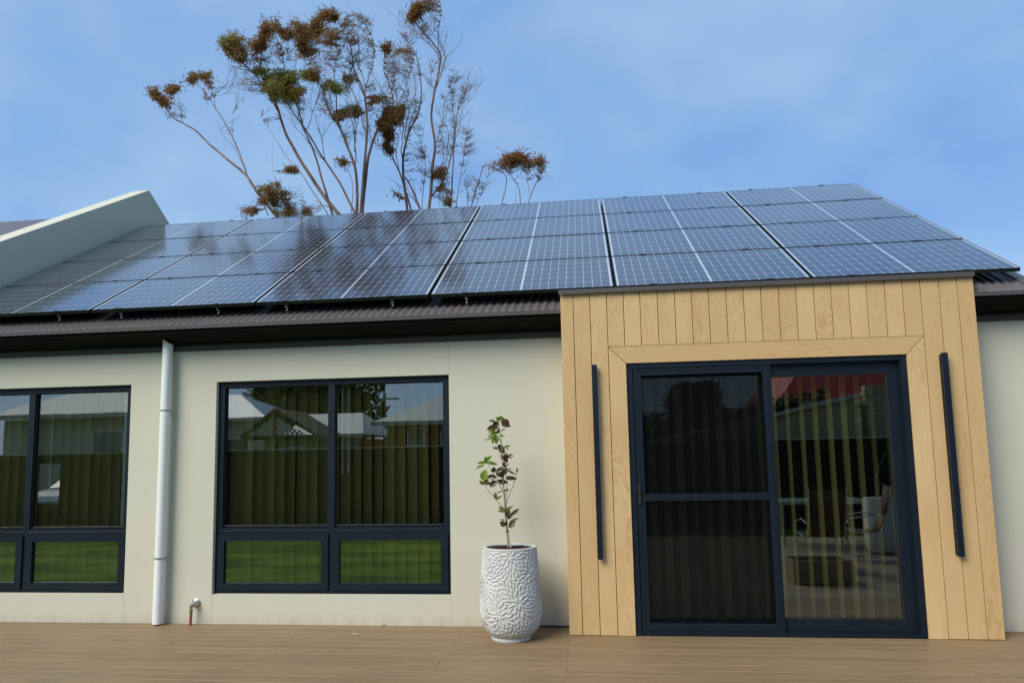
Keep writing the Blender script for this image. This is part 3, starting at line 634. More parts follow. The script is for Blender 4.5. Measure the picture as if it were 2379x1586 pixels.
# ------------------------------------------------------------------ gum trees
def zt_(x,y,Y): return at(300+x/2.352,y/2.352,Y)
def wob(pts,Y0,Y1,Y2=None):
    P=[];m_=len(pts)
    for i in range(m_-1):
        for s_ in range(4):
            t=s_/4; g_=(i+t)/(m_-1); p0=pts[max(i-1,0)];p1=pts[i];p2=pts[i+1];p3=pts[min(i+2,m_-1)]
            f=lambda k:.5*((2*p1[k])+(-p0[k]+p2[k])*t+(2*p0[k]-5*p1[k]+4*p2[k]-p3[k])*t*t+(-p0[k]+3*p1[k]-3*p2[k]+p3[k])*t**3)
            P.append(zt_(f(0)+random.uniform(-1.5,1.5),f(1)+random.uniform(-1.5,1.5),Y0+(Y1-Y0)*g_))
    P.append(zt_(*pts[-1],Y1)); return P
def ztinv(p):
    v=p-C0; z=v.dot(fw); return ((CX+F*v.dot(R_)/z-300)*2.352,(CY-F*v.dot(U_)/z)*2.352)
def make_tree(name,label,Yb,base,limbs,clumps,hazes,extra=None):
    root=thing(name,label,'tree',(base.x,base.y,gz0)); tr=MB(); nodes=[]; sides=[]
    bs=zt_(*limbs[0][0][0],Yb)
    for L in limbs:
        pts,r0,r1,dY=L; r0*=.74; r1*=.8; P=wob(pts,Yb,Yb+dY)
        if pts[0][1]>1080:                       # continue the limb down behind the roof to the base
            p=P[0]; q=Vector((base.x+random.uniform(-.08,.08),base.y+random.uniform(-.08,.08),1.2)); d=(P[1]-P[0]).normalized()
            dn=[q+(p-q)*t+Vector((0,0,0)) for t in (0,.35,.7)]
            P=dn+P; R=[r0*1.9,r0*1.5,r0*1.2]+[r0+(r1-r0)*i/(len(P)-4) for i in range(len(P)-3)]
        else: R=[r0+(r1-r0)*i/(len(P)-1) for i in range(len(P))]
        tr.tube(P,R,7)
        if pts[0][1]>1000 and r0>.016:           # finer side branches that climb beside the limb
            for _ in range(0 if abs(pts[0][0]-pts[-1][0])>480 else 3):
                m2=len(P); a0=int(m2*random.uniform(.22,.6)); a1=min(int(m2*.86),a0+int(m2*random.uniform(.25,.5)))
                if a1-a0<3: continue
                off=Vector((random.uniform(-1,1),random.uniform(-.6,.6),random.uniform(-.1,.5)))*random.uniform(.3,.7); Q=[]
                for k_ in range(a0,a1+1):
                    g_=(k_-a0)/(a1-a0); Q.append(P[k_]+off*g_**.8+Vector((random.uniform(-1,1),random.uniform(-1,1),random.uniform(-1,1)))*.02*(k_>a0))
                rq=R[a0]*.5; tr.tube(Q,[max(.0028,rq*(1-.8*i/(len(Q)-1))) for i in range(len(Q))],5)
                for k_ in range(3,len(Q)): 
                    if random.random()<.6: sides.append((Q[k_],Q[k_]-Q[k_-1]))
        nodes+= [(p,r) for p,r in zip(P,R) if ztinv(p)[1]<1150]
    tr.tube([Vector((base.x,base.y,gz0-.05)),Vector((base.x+.02,base.y,.6)),Vector((base.x,base.y,1.35))],[.30,.24,.20],14)
    tr.build('trunk',M['gum'],root,smooth=True)
    tw=MB(); lf=MB(); npos=np.array([tuple(p) for p,r in nodes])
    scr_n=np.array([ztinv(Vector(p)) for p in npos])
    def twig(a,b,r,leafy,h,lens,depth=0):
        d=b-a; L=d.length
        if L<.03: return
        sag=Vector((random.uniform(-1,1),random.uniform(-1,1),random.uniform(-1,.3)))*L*.12
        P=[a+d*t+sag*(4*t*(1-t))+Vector((random.uniform(-1,1),random.uniform(-1,1),random.uniform(-1,1)))*.015*(0<t<1) for t in (0,.25,.5,.75,1)]
        tw.tube(P,[r,r*.85,r*.7,r*.5,r*.3],3,False)
        if depth<2:
            for _ in range(3 if depth==0 else 2):
                t=random.uniform(.15,.8); s0=a+d*t+sag*(4*t*(1-t)); e=s0+(d.normalized()+Vector((random.uniform(-1,1),random.uniform(-1,1),random.uniform(-.3,.7)))*.55)*L*random.uniform(.3,.6)
                twig(s0,e,r*.55,leafy*.6,h,lens,depth+1)
        for _ in range(int(leafy)+(random.random()<leafy%1)):
            t=random.uniform(.35,1.02); s0=a+d*min(t,1)+sag*(4*t*(1-t)); addleaf(s0,h,lens)
    def addleaf(s0,h,lens):
        dr=Vector((random.uniform(-1,1),random.uniform(-1,1),random.uniform(-1.4,.5))).normalized(); L=lens*random.uniform(.6,1.35); w=L*.09
        sd=dr.cross(Vector((random.uniform(-1,1),random.uniform(-1,1),random.uniform(-1,1)))).normalized()*w
        lf.b=min(1,max(0,h+random.uniform(-.25,.25))); m1=s0+dr*L*.35; e=s0+dr*L+Vector((0,0,-.1*L)); m2=s0+dr*L*.7-Vector((0,0,.02*L))
        lf.q([s0,m1+sd,m2+sd*.7,e,m2-sd*.7,m1-sd])
    for p_,d_ in sides:
        for _ in range(2): twig(p_,p_+d_.normalized()*random.uniform(.2,.55)+Vector((random.uniform(-.25,.25),random.uniform(-.2,.2),random.uniform(0,.25))),.004,.3,.1,.07,1)
    for (cx,cy,rx,ry,n,h,lens) in clumps:
        rx*=1.12; ry*=1.15; lens*=1.12; jx=[(random.uniform(-.6,.6),random.uniform(-.6,.6),random.uniform(.25,.6),random.uniform(-.12,.12)) for _ in range(6)]; h0=h
        for _ in range(int(n*1.55)):
            while True:
                a,b=random.uniform(-1,1),random.uniform(-1,1)
                if a*a+b*b<1: break
            J=random.choice(jx); a=J[0]+a*J[2]; b=J[1]+b*J[2]*.8; h=h0+J[3]
            x,y_=cx+a*rx,cy+b*ry; 
            dd=np.hypot(scr_n[:,0]-x,(scr_n[:,1]-y_)); pen=np.where(scr_n[:,1]<y_-5,60,0); k=int(np.argmin(dd+pen+rng.uniform(0,25,len(dd))))
            S0=Vector(npos[k]); dpt=S0.y+random.uniform(-1,1)*rx/2.352/F*14
            e=zt_(x,y_,dpt); mid=S0+(e-S0)*max(0,1-.28/max(.01,(e-S0).length))
            if random.random()<.35: twig(S0,e,.0052,3,h,lens,1)
            else: twig(mid if (e-S0).length>.5 else S0,e,.0035,4,h,lens,1)
            for q in range(2): addleaf(e+Vector((random.gauss(0,.07),random.gauss(0,.07),random.gauss(0,.06))),h,lens)
    for (cx,cy,rx,ry,n,lfy) in hazes:
        for _ in range(int(n*1.15)):
            while True:
                a,b=random.uniform(-1,1),random.uniform(-1,1)
                if a*a+b*b<1: break
            x,y_=cx+a*rx,cy+b*ry; dd=np.hypot(scr_n[:,0]-x,scr_n[:,1]-y_); pen=np.where(scr_n[:,1]<y_+5,80,0); k=int(np.argmin(dd+pen+rng.uniform(0,30,len(dd))))
            S0=Vector(npos[k]); twig(S0,zt_(x,y_,S0.y+random.uniform(-.5,.5)),.0050,lfy,.1,.07,0)
    tw.build('twigs',M['twig'],root); lf.build('foliage',M['gleaf'],root,attr='hue')
    return root
limA=[([(845,1230),(700,1050),(640,960),(560,890),(440,790),(370,720),(290,670),(240,640),(200,590),(175,540)],.045,.007,.8),
([(645,960),(600,830),(560,740),(510,650),(470,590),(430,520),(380,470),(345,430)],.022,.005,.4),
([(470,590),(465,540),(440,470),(415,425)],.010,.003,.3),([(290,670),(285,610),(250,540),(240,490)],.010,.003,.6),([(620,900),(570,800),(510,740),(495,680),(470,660)],.009,.003,.2),
([(1165,1200),(1050,1050),(950,900),(860,740),(820,620),(790,540),(740,480),(690,410),(600,330),(560,250)],.055,.007,-1),
([(1120,1200),(1060,1000),(1010,830),(960,720),(925,600),(890,500),(850,380),(830,250)],.036,.005,-.3),
([(1250,1200),(1150,1000),(1050,850),(980,730),(900,620),(850,540)],.034,.008,.6),
([(1245,1200),(1240,950),(1200,820),(1150,700),(1090,600),(1060,500),(1000,400),(950,320)],.045,.006,-.8),
([(1270,1200),(1300,900),(1330,780),(1380,660),(1440,590),(1430,480),(1390,380),(1410,260)],.048,.005,.5),
([(1262,1200),(1290,850),(1300,650),(1280,500),(1230,380),(1210,250),(1170,170),(1130,100)],.042,.005,-.2),
([(1200,820),(1140,650),(1130,500),(1120,400),(1150,250),(1180,110)],.022,.004,-.6),
([(1285,500),(1320,380),(1340,250),(1300,150),(1270,95)],.014,.003,0),
([(820,620),(740,470),(720,330),(730,200)],.020,.004,-.8),
([(700,410),(640,370),(560,360),(530,300)],.009,.003,-.5),
([(1105,1200),(980,1010),(930,930),(870,870),(800,760),(720,640)],.014,.003,.4),
([(1215,1160),(1220,1000),(1180,900),(1170,870)],.012,.004,.2),
([(1230,830),(1240,700),(1260,600),(1230,520),(1190,440)],.012,.003,.4),
([(960,320),(940,220),(1000,140),(1080,70)],.012,.003,-.3),([(850,380),(870,260),(850,180)],.008,.003,-.1),
([(700,1050),(730,1100),(760,1180)],.012,.01,.2),([(800,1180),(770,1060),(780,990)],.012,.004,-.4),([(900,1180),(860,1090),(830,1030),(800,1000)],.010,.003,-.2),([(1000,1180),(950,1080),(935,1010)],.008,.002,.2),([(640,1180),(700,1120),(660,1080)],.007,.002,.2),([(830,1020),(785,930),(785,750)],.006,.002,.1),([(565,740),(568,620)],.004,.001,0)]
clA=[(150,505,45,42,46,.02,.085),(240,485,45,30,40,.0,.085),(195,560,45,35,34,.02,.085),
(345,440,35,40,26,.12,.075),(410,415,40,30,30,.12,.075),(440,450,35,30,14,.15,.07),
(560,225,65,42,80,.55,.075),(545,275,45,40,60,.2,.07),(640,290,55,45,90,.15,.07),(735,150,55,35,70,.1,.07),(720,215,60,60,130,.12,.07),(790,130,25,30,20,.1,.07),(620,300,30,25,40,.6,.07),
(850,180,40,35,50,.08,.07),(910,150,45,45,60,.25,.07),(960,190,50,60,110,.16,.07),(1030,140,60,50,110,.18,.07),(1090,80,55,35,80,.06,.07),(935,270,30,50,60,.14,.065),(1020,200,60,30,70,.2,.065),(1015,270,30,18,20,.3,.07),(1090,190,50,40,45,.2,.065),
(700,375,25,22,30,.55,.07),(835,425,105,50,210,.88,.07),(850,490,125,65,330,.42,.07),(960,400,30,28,36,.9,.07),(1000,410,50,30,60,.2,.07),(1130,465,55,45,90,.85,.065),(1185,425,45,25,60,.3,.065),(1190,600,70,30,140,.55,.06),(1150,625,45,25,50,.1,.06),
(1405,255,30,28,40,.1,.08),(1365,535,25,18,26,.15,.08),(1440,610,45,45,80,.08,.08),(1400,670,38,30,50,.06,.08),
(880,915,25,20,22,.05,.085),(1160,880,30,16,20,.3,.085),(780,1030,60,40,90,.25,.06),(750,1080,55,50,80,.08,.06),(830,1090,55,50,80,.15,.055),(870,1165,70,22,70,.45,.05),(655,1155,45,28,40,.1,.06),(960,1165,60,20,40,.3,.05)]
hzA=[(620,440,90,90,38,.4),(240,600,70,50,26,.2),(1240,150,90,90,70,1.3),(1200,260,80,100,50,.8),(900,230,140,80,60,1.2),(700,280,120,70,40,1.2),(1290,300,60,100,40,.2),(1050,330,80,60,40,.6),(760,620,50,40,12,0),(900,560,80,50,26,.3),(1330,560,50,120,30,.1),(1200,700,60,80,30,.1),(1060,560,50,60,24,.2),(800,300,60,60,24,.3),(430,500,50,40,16,.3),(1000,1130,80,40,22,0),(900,1100,60,50,26,.3),(560,680,30,60,6,0),(1440,330,60,60,24,.2)]
ty=C0.y+14
base=Vector((zt_(1210,1250,ty).x,ty,0))
make_tree('gum_tree','largest gum tree behind the roof, fanning limbs with brown and green leaf clumps',ty,base,limA,clA,hzA)
limB=[([(1525,1180),(1500,980),(1500,850),(1530,720),(1580,620),(1597,500),(1575,330),(1540,250),(1500,200)],.042,.005,.5),
([(1550,1180),(1490,980),(1440,860),(1415,790),(1420,700),(1450,600)],.030,.006,-.5),([(1605,1180),(1540,1020),(1510,970)],.028,.02,.2),
([(1635,1180),(1660,900),(1670,780),(1650,620),(1680,450),(1702,310),(1670,250),(1610,180),(1560,120),(1545,70)],.048,.005,-.3),
([(1690,290),(1690,180),(1705,60),(1690,-20)],.014,.004,-.3),([(1640,1090),(1720,980),(1760,850),(1780,700),(1765,580),(1760,450),(1810,385)],.028,.002,.5),
([(1755,1180),(1770,900),(1790,640),(1830,520),(1865,455)],.026,.002,.2),([(1700,310),(1650,400),(1660,520)],.008,.003,.2),
([(1500,720),(1480,560),(1440,480),(1430,380)],.012,.003,.4),([(1480,560),(1530,430),(1560,330)],.009,.002,.3),
([(1855,1180),(1900,1020),(1920,960),(1937,905)],.016,.011,0),([(1790,1100),(1830,850),(1850,700),(1880,600)],.012,.002,.3),([(1680,780),(1710,660),(1720,560),(1700,480)],.010,.002,.2),([(1600,1100),(1620,900),(1600,780),(1620,650)],.011,.002,.2),([(1850,1120),(1850,1040),(1820,980)],.010,.003,.1),([(1900,1110),(1950,1000),(1975,880)],.007,.002,0)]
clB=[(1560,55,40,45,60,.05,.08),(1605,25,40,35,50,.1,.08),(1545,85,30,30,30,.03,.08),(1470,275,22,16,16,.1,.07),(1455,640,50,45,90,.08,.08),(1410,730,30,45,60,.08,.085),(1415,800,28,30,36,.12,.09),(1480,600,35,30,40,.08,.075),(1690,935,30,28,34,.06,.09),(1725,1085,30,28,22,.4,.07),(1460,1050,16,14,8,.3,.08),(1720,1020,22,20,14,.1,.08)]
hzB=[(1640,80,60,90,44,.2),(1600,160,70,50,24,.1),(1510,210,40,40,14,.1),(1500,330,60,80,40,.2),(1560,350,50,80,20,0),(1450,420,60,70,34,.1),(1540,600,60,120,50,.3),(1660,400,40,80,24,0),(1770,500,60,120,50,0),(1820,480,50,80,26,0),(1600,900,50,120,44,.2),(1850,800,60,120,46,0),(1740,750,50,120,46,.1),(1880,1020,60,60,40,.1),(1700,1000,50,60,26,.3),(1560,780,50,90,26,.1),(1950,950,30,60,10,0)]
yb=ty+.9; base=Vector((zt_(1610,1250,yb).x,yb,0))
make_tree('gum_tree','tall thin gum tree right of the largest, mostly bare with a reddish tuft on top',yb,base,limB,clB,hzB)
limC=[([(2020,1180),(2062,990),(2030,935),(1970,905)],.014,.003,.2),([(2142,1180),(2130,1030),(2090,960),(2120,890)],.014,.003,0),([(2155,1180),(2215,1020),(2262,930),(2240,885)],.014,.003,.3),([(2190,1060),(2170,960),(2160,880)],.008,.003,0),([(2110,1180),(2115,1050)],.008,.004,0),([(2130,1010),(2060,940),(2000,900)],.006,.002,0),([(2240,970),(2275,920),(2270,870)],.006,.002,0)]
clC=[(2095,865,45,26,60,.02,.085),(2140,850,40,20,50,.05,.085),(2185,885,30,18,20,.03,.085),(2245,875,38,16,26,.1,.085)]
hzC=[(2020,900,55,40,26,.15),(2100,900,60,40,30,.2),(2200,920,70,50,34,.2),(2250,930,30,50,12,.2)]
yb=ty-1.2; base=Vector((zt_(2110,1300,yb).x,yb,0))
make_tree('gum_tree','smallest gum tree, a low flat crown just over the panels right of the others',yb,base,limC,clC,hzC)
# ------------------------------------------------------------------ what stands behind the camera (seen mirrored in the glass)
M['fence']=simple('dark sheet fence',(.026,.022,.013),.7,.2); M['cap']=simple('pale fence capping',(.42,.40,.33),.5)
M['greyroof']=simple('pale grey roof',(.50,.52,.50),.6,.3,var=.06); M['blueroof']=simple('blue grey roof',(.16,.26,.40),.4,.4); M['redroof']=simple('red painted roof',(.30,.03,.02),.6,.3)
M['brick']=simple('red brick',(.25,.07,.04),.85,.2,var=.25,sc=20); M['cream']=simple('cream wall',(.50,.47,.38),.85,.2); M['beige']=simple('beige wall',(.40,.34,.18),.85,.2)
M['lattice']=simple('cream lattice',(.9,.86,.60),.7,.2); M['darkg']=simple('dark timber',(.03,.035,.02),.8,.2); M['crown']=twoside('tree leaves',(.018,.035,.010),(.05,.085,.02),rough=.7,transl=.2)
M['paint']=simple('white car paint',(.72,.75,.76),.25,.5,var=.02); M['carglass']=simple('car glass',(.05,.08,.09),.08,.8); M['sling']=simple('brown sling fabric',(.10,.065,.045),.8,.2)
M['tglass']=simple('frosted table glass',(.30,.45,.42),.12,.6); M['steel']=simple('silver tube',(.5,.5,.48),.25,.5,.9)
fy=-11.
fn=thing('boundary_fence','dark metal sheet fence with pale capping, mirrored across the windows','fence',(-6,fy,gz0))
m=MB(); x=-24.
while x<11.:
    gap=-14.7<x<-13.9
    for za,zb in (((gz0,.45),(1.60,1.83)) if gap else ((gz0,1.83),)): m.prism([(x,fy),(x+.05,fy+.03),(x+.15,fy+.03),(x+.2,fy),(x+.2,fy-.004),(x,fy-.004)],'z',za,zb)
    x+=.2
m.build('sheeting',M['fence'],fn)
m=MB(); m.box(-24,11,fy-.02,fy+.05,1.832,1.865); m.build('capping',M['cap'],fn)
x=-24.
while x<11.1:
    m=MB(); m.box(x-.03,x+.03,fy+.033,fy+.07,gz0,1.83); m.build('fence_post',M['fence'],fn); x+=2.4
sf=thing('boundary_fence','dark metal sheet fence running down the right side of the block','fence',(9.6,2,gz0))
m=MB(); yy=-10.9
while yy<16.:
    m.prism([(9.6,yy),(9.57,yy+.05),(9.57,yy+.15),(9.6,yy+.2),(9.604,yy+.2),(9.604,yy)],'z',gz0,1.83); yy+=.2
m.build('sheeting',M['fence'],sf); m=MB(); m.box(9.55,9.62,-10.9,16.1,1.832,1.865); m.build('capping',M['cap'],sf)
def hiproof(mb,x0,x1,y0,y1,ze,zr_,hl,hr):
    ym=(y0+y1)/2; A=(x0,y0,ze);B=(x1,y0,ze);C_=(x1,y1,ze);D_=(x0,y1,ze);E_=(x0+hl,ym,zr_);G_=(x1-hr,ym,zr_)
    mb.q([A,B,G_,E_]); mb.q([B,C_,G_]); mb.q([C_,D_,E_,G_]); mb.q([D_,A,E_]); mb.q([D_,C_,B,A])
def nhouse(lab,x0,x1,y0,y1,ze,zr_,hl,hr,wm,rm,wins):
    t=thing('neighbour_house',lab,'house',((x0+x1)/2,(y0+y1)/2,gz0))
    m=MB(); m.box(x0+.5,x1-.5,y0+.5,y1-.5,gz0,ze-.12); m.build('wall',wm,t)
    m=MB(); hiproof(m,x0,x1,y0,y1,ze,zr_,hl,hr); m.build('roof',rm,t)
    m=MB(); frame_=[(x0-.01,x1+.01,y1+.0,y1+.12)]; m.box(x0-.01,x1+.01,y1+.005,y1+.13,ze-.14,ze+.02); m.build('gutter',M['cap'],t)
    for a,b,c,d in wins:
        m=MB(); m.box(a,b,y1-.49,y1-.46,c,d); w=m.build('window',M['white'],t)
        m=MB(); m.box(a+.06,b-.06,y1-.455,y1-.45,c+.06,d-.06); m.build('pane',M['carglass'],w)
nhouse('neighbouring house with a long pale grey hip roof beyond the fence',-13.2,-8.4,-26,-20.6,2.53,3.55,.9,.9,M['cream'],M['greyroof'],[(-12,-11,1.,2.1)])
nhouse('neighbouring house with a blue grey roof beyond the fence',-24.,-14.,-31,-24,3.5,4.9,2.,3.,M['cream'],M['blueroof'],[(-16.5,-15.,1.4,2.6)])
nhouse('red brick neighbouring house under a wide pale roof beyond the fence',-7.9,2.6,-27,-20,2.95,4.7,3.6,3.6,M['brick'],M['greyroof'],[(-6.6,-5.9,2.,2.75),(-5.3,-3.8,1.4,2.8),(-2.4,-1.2,1.4,2.7)])
nhouse('cream neighbouring house with a broad dark window close behind the fence',-20.5,-14.9,-21,-15.6,3.25,4.4,2.,2.,M['cream'],M['greyroof'],[(-16.6,-15.45,1.5,2.7)])
nhouse('neighbouring house with a bright red hip roof beyond the beige wall',6.9,17.,-27,-19.5,3.25,6.6,3.3,3.3,M['cream'],M['redroof'],[(9,10.2,1.4,2.6)])
gzb=thing('garden_pavilion','green gabled garden pavilion with a cream lattice gable beyond the fence','pavilion',(-9.7,-16.8,gz0))
ax,az=-9.9,3.29; e0,e1=(-11.1,2.33),(-8.3,2.33)
m=MB(); m.prism([e0,(ax,az),(ax,az-.16),(e0[0]+.12,e0[1]-.02)],'y',-18.4,-15.7); m.prism([(ax+.001,az),e1,(e1[0]-.12,e1[1]-.02),(ax+.001,az-.16)],'y',-18.4,-15.7); m.build('roof',M['darkg'],gzb)
m=MB(); b0,b1,hz=-10.95,-8.5,.60
k=-1.3
def clipdiag(x0,z0,dx,dz,L):  # lattice lath clipped to the gable triangle
    P=[]; 
    for i in range(61):
        t=L*i/60; x=x0+dx*t; z=z0+dz*t
        top=2.38+hz*1.05*(1-abs(x-ax)/1.12)
        if 2.38<=z<=top: P.append((x,z))
    if len(P)>2:
        a,b=P[0],P[-1]; nx,nz=-dz*.028,dx*.028
        m.prism([(a[0]-nx,a[1]-nz),(b[0]-nx,b[1]-nz),(b[0]+nx,b[1]+nz),(a[0]+nx,a[1]+nz)],'y',-15.79,-15.77)
s_=math.sqrt(.5)
for i in range(22): clipdiag(-11.6+i*.16,2.38,s_,s_,1.2); clipdiag(-11.0+i*.16,2.38,-s_,s_,1.2)
m.build('lattice',M['lattice'],gzb)
m=MB(); m.box(-11.0,-8.45,-15.8,-15.72,2.24,2.38); m.box(ax-.04,ax+.04,-15.76,-15.72,2.38,3.1); m.build('beam',M['darkg'],gzb)
for x in (-10.9,-8.55):
    for y in (-15.8,-18.2): m=MB(); m.box(x-.05,x+.05,y-.05,y+.05,gz0,2.24); m.build('post',M['darkg'],gzb)
bwl=thing('garden_wall','beige skillion wall with cream coping that rises to the right, mirrored in the door','wall',(4.5,-12,gz0))
m=MB(); m.prism([(2.2,gz0),(6.85,gz0),(6.85,2.82),(2.2,1.84)],'y',-13.6,-12.); m.build('wall',M['beige'],bwl)
m=MB(); m.prism([(2.1,1.825),(6.95,2.846),(6.95,2.93),(2.1,1.91)],'y',-13.7,-11.9); m.build('coping',M['cap'],bwl)
bp=MB(); 
for j in range(26):
    for i in range(3): bp.box(7.1+i*.235+(j%2)*.02,7.1+i*.235+.228+(j%2)*.02,-12.3,-12.0,gz0+j*.128,gz0+j*.128+.118)
tag(bp.build('brick_pier',M['beige'],None),'pale brick pier beside the beige wall, mirrored in the door','pier')
m=MB(); m.tube([(-14.5,-45,gz0),(-14.5,-45,6.4)],[.16,.11],10); pole=m.build('pole',M['bark'],None)
tag(pole,'distant timber power pole with a crossarm','power pole'); pole.name='power_pole'
m=MB(); m.box(-15.6,-13.4,-45.08,-44.95,5.85,5.97); m.build('crossarm',M['bark'],pole)
def bush(name,lab,cx,cy,z0,rx,ry,rz_,n,s,trunk=True,group=None,blobs=7):
    t=thing(name,lab,'tree',(cx,cy,gz0),group); m=MB()
    B=[(cx+random.uniform(-.55,.55)*rx,cy+random.uniform(-.5,.5)*ry,z0+random.uniform(-.45,.55)*rz_,random.uniform(.35,.6)) for _ in range(blobs)]
    for _ in range(n):
        bx,by,bz,br=random.choice(B); v=Vector((random.gauss(0,1),random.gauss(0,1),random.gauss(0,1))).normalized()*random.uniform(.6,1.)**.5
        p=Vector((bx+v.x*br*rx,by+v.y*br*ry,bz+v.z*br*rz_)); a=Vector((random.gauss(0,1),random.gauss(0,1),random.gauss(0,1))).normalized(); b=a.cross(v).normalized(); m.b=random.random()
        q=random.uniform(.5,1.2)*s; m.q([p-a*q,p+b*q*.5,p+a*q,p-b*q*.5])
    m.build('crown',M['crown'],t,attr='hue'); m=MB()
    m.tube([(cx,cy,gz0-.05),(cx+.1,cy,(gz0+z0)/2),(cx,cy,z0)],[.28,.2,.1],10)
    for bx,by,bz,br in B: m.tube([(cx+.05,cy,(gz0+z0)/2+.3),((cx+bx)/2,(cy+by)/2,(z0+bz)/2+.2),(bx,by,bz)],[.12,.07,.03],6)
    m.build('trunk',M['bark'],t)
bush('broadleaf_tree','huge dark spreading tree mirrored at the top of the middle window',-15.6,-36,5.6,4.3,3.,3.2,5200,.30,blobs=14)
bush('conifer_tree','dark conifer beside the huge tree, mirrored left of the window mullion',-20.6,-37,5.2,1.9,1.8,2.6,2200,.26,blobs=9)
bush('broadleaf_tree','round dark tree mirrored behind the insect screen',6.2,-35,4.0,1.9,1.8,1.6,2200,.24,blobs=9)
bush('broadleaf_tree','small round tree above the ridge of the brick house',-8.2,-40,6.0,.9,.9,.7,700,.18,blobs=4)
for i,(x,y,w) in enumerate(((-28,-58,5),(-14,-60,5),(-6,-62,5),(3,-60,6),(12,-56,5),(21,-52,6),(-38,-50,6),(9.5,-30,1.6))):
    lab=['distant leafy tree at the far left of the rear tree line','distant leafy tree behind the power pole','distant leafy tree behind the brick house','distant leafy tree right of the brick house','distant leafy tree behind the red roof','distant leafy tree right of the red roof','far outlying leafy tree beyond the blue grey roof','low leafy tree just behind the red roofed house'][i]
    bush('background_tree',lab,x,y,3.2,w,2.5,2.4 if w>3 else 1.6,1500,.42 if w>3 else .22,group='trees beyond the neighbouring houses',blobs=9)
m=MB()
for _ in range(1500):
    p=Vector((random.uniform(3.6,6.9),random.uniform(-14.6,-14.),0)); p.z=random.uniform(1.6,2.55)+.21*(p.x-3.6)+random.gauss(0,.06); a=Vector((random.gauss(0,1),random.gauss(0,1),random.gauss(0,1))).normalized(); b=a.orthogonal().normalized(); m.b=random.random(); m.q([p-a*.09,p+b*.05,p+a*.09,p-b*.05])
hg=thing('hedge','leafy green hedge showing just over the beige wall','hedge',(5.2,-14.3,gz0)); m.build('foliage',M['crown'],hg,attr='hue'); m=MB()
for i in range(7): m.tube([(3.8+i*.5,-14.3,gz0),(3.8+i*.5,-14.3,1.7+.1*i)],[.04,.02],6)
m.build('stems',M['bark'],hg)
# parked white car, nose towards the house
car=thing('parked_car','white parked car facing the house, mirrored in the left-hand window','car',(-15.15,-12.4,gz0))
cx=-15.15; g0=gz0; CY0=-3.3
m=MB(); secs=[(-9.0,.80,.30,.72),(-9.12,.86,.22,.86),(-9.6,.89,.2,.98),(-10.2,.89,.2,1.06),(-11.6,.90,.2,1.08),(-12.9,.89,.22,1.08),(-13.25,.82,.30,1.0)]
pv=None
for (y,hw,zb,zt2) in secs:
    y+=CY0; P=[(cx-hw,y,g0+zb),(cx-hw-.0,y,g0+zt2-.25),(cx-hw+.10,y,g0+zt2),(cx+hw-.10,y,g0+zt2),(cx+hw,y,g0+zt2-.25),(cx+hw,y,g0+zb)]
    if pv:
        for i in range(6): j=(i+1)%6; m.q([pv[i],pv[j],P[j],P[i]])
    else: m.q(P)
    pv=P
m.q(pv[::-1]); m.build('body',M['paint'],car,smooth=True,bevel=.03)
def slab(y0,z0,h0,y1,z1,h1,t,mat,nm):
    m=MB(); y0+=CY0; y1+=CY0; m.q([(cx-h0,y0,g0+z0),(cx+h0,y0,g0+z0),(cx+h1,y1,g0+z1),(cx-h1,y1,g0+z1)]); o=m.build(nm,mat,car); o.modifiers.new('s','SOLIDIFY').thickness=t; return o
slab(-9.95,1.05,.74,-10.65,1.50,.60,.02,M['carglass'],'windscreen'); slab(-10.65,1.50,.60,-12.2,1.50,.60,.04,M['paint'],'car_roof'); slab(-13.0,1.08,.74,-12.2,1.50,.60,.02,M['carglass'],'rear_window')
for s_ in (-1,1):
    m=MB(); m.q([(cx+s_*.78,CY0-10.0,g0+1.05),(cx+s_*.62,CY0-10.65,g0+1.49),(cx+s_*.62,CY0-12.2,g0+1.49),(cx+s_*.78,CY0-12.95,g0+1.06)]); m.build('side_window',M['carglass'],car)
    m=MB(); m.box(cx+s_*.66-.14,cx+s_*.66+.14,CY0-9.08,CY0-9.0,g0+.62,g0+.76); m.build('headlight',M['chrome'],car,bevel=.02)
    for y in (CY0-9.85,CY0-12.35):
        m=MB(); m.tube([(cx+s_*.70,y,g0+.31),(cx+s_*.91,y,g0+.31)],.31,24); w=m.build('wheel',M['black'],car); m=MB(); m.tube([(cx+s_*.905,y,g0+.31),(cx+s_*.925,y,g0+.31)],.18,18); m.build('rim',M['alu'],w)
m=MB(); m.box(cx-.45,cx+.45,CY0-9.04,CY0-8.985,g0+.50,g0+.64); m.build('grille',M['black'],car)
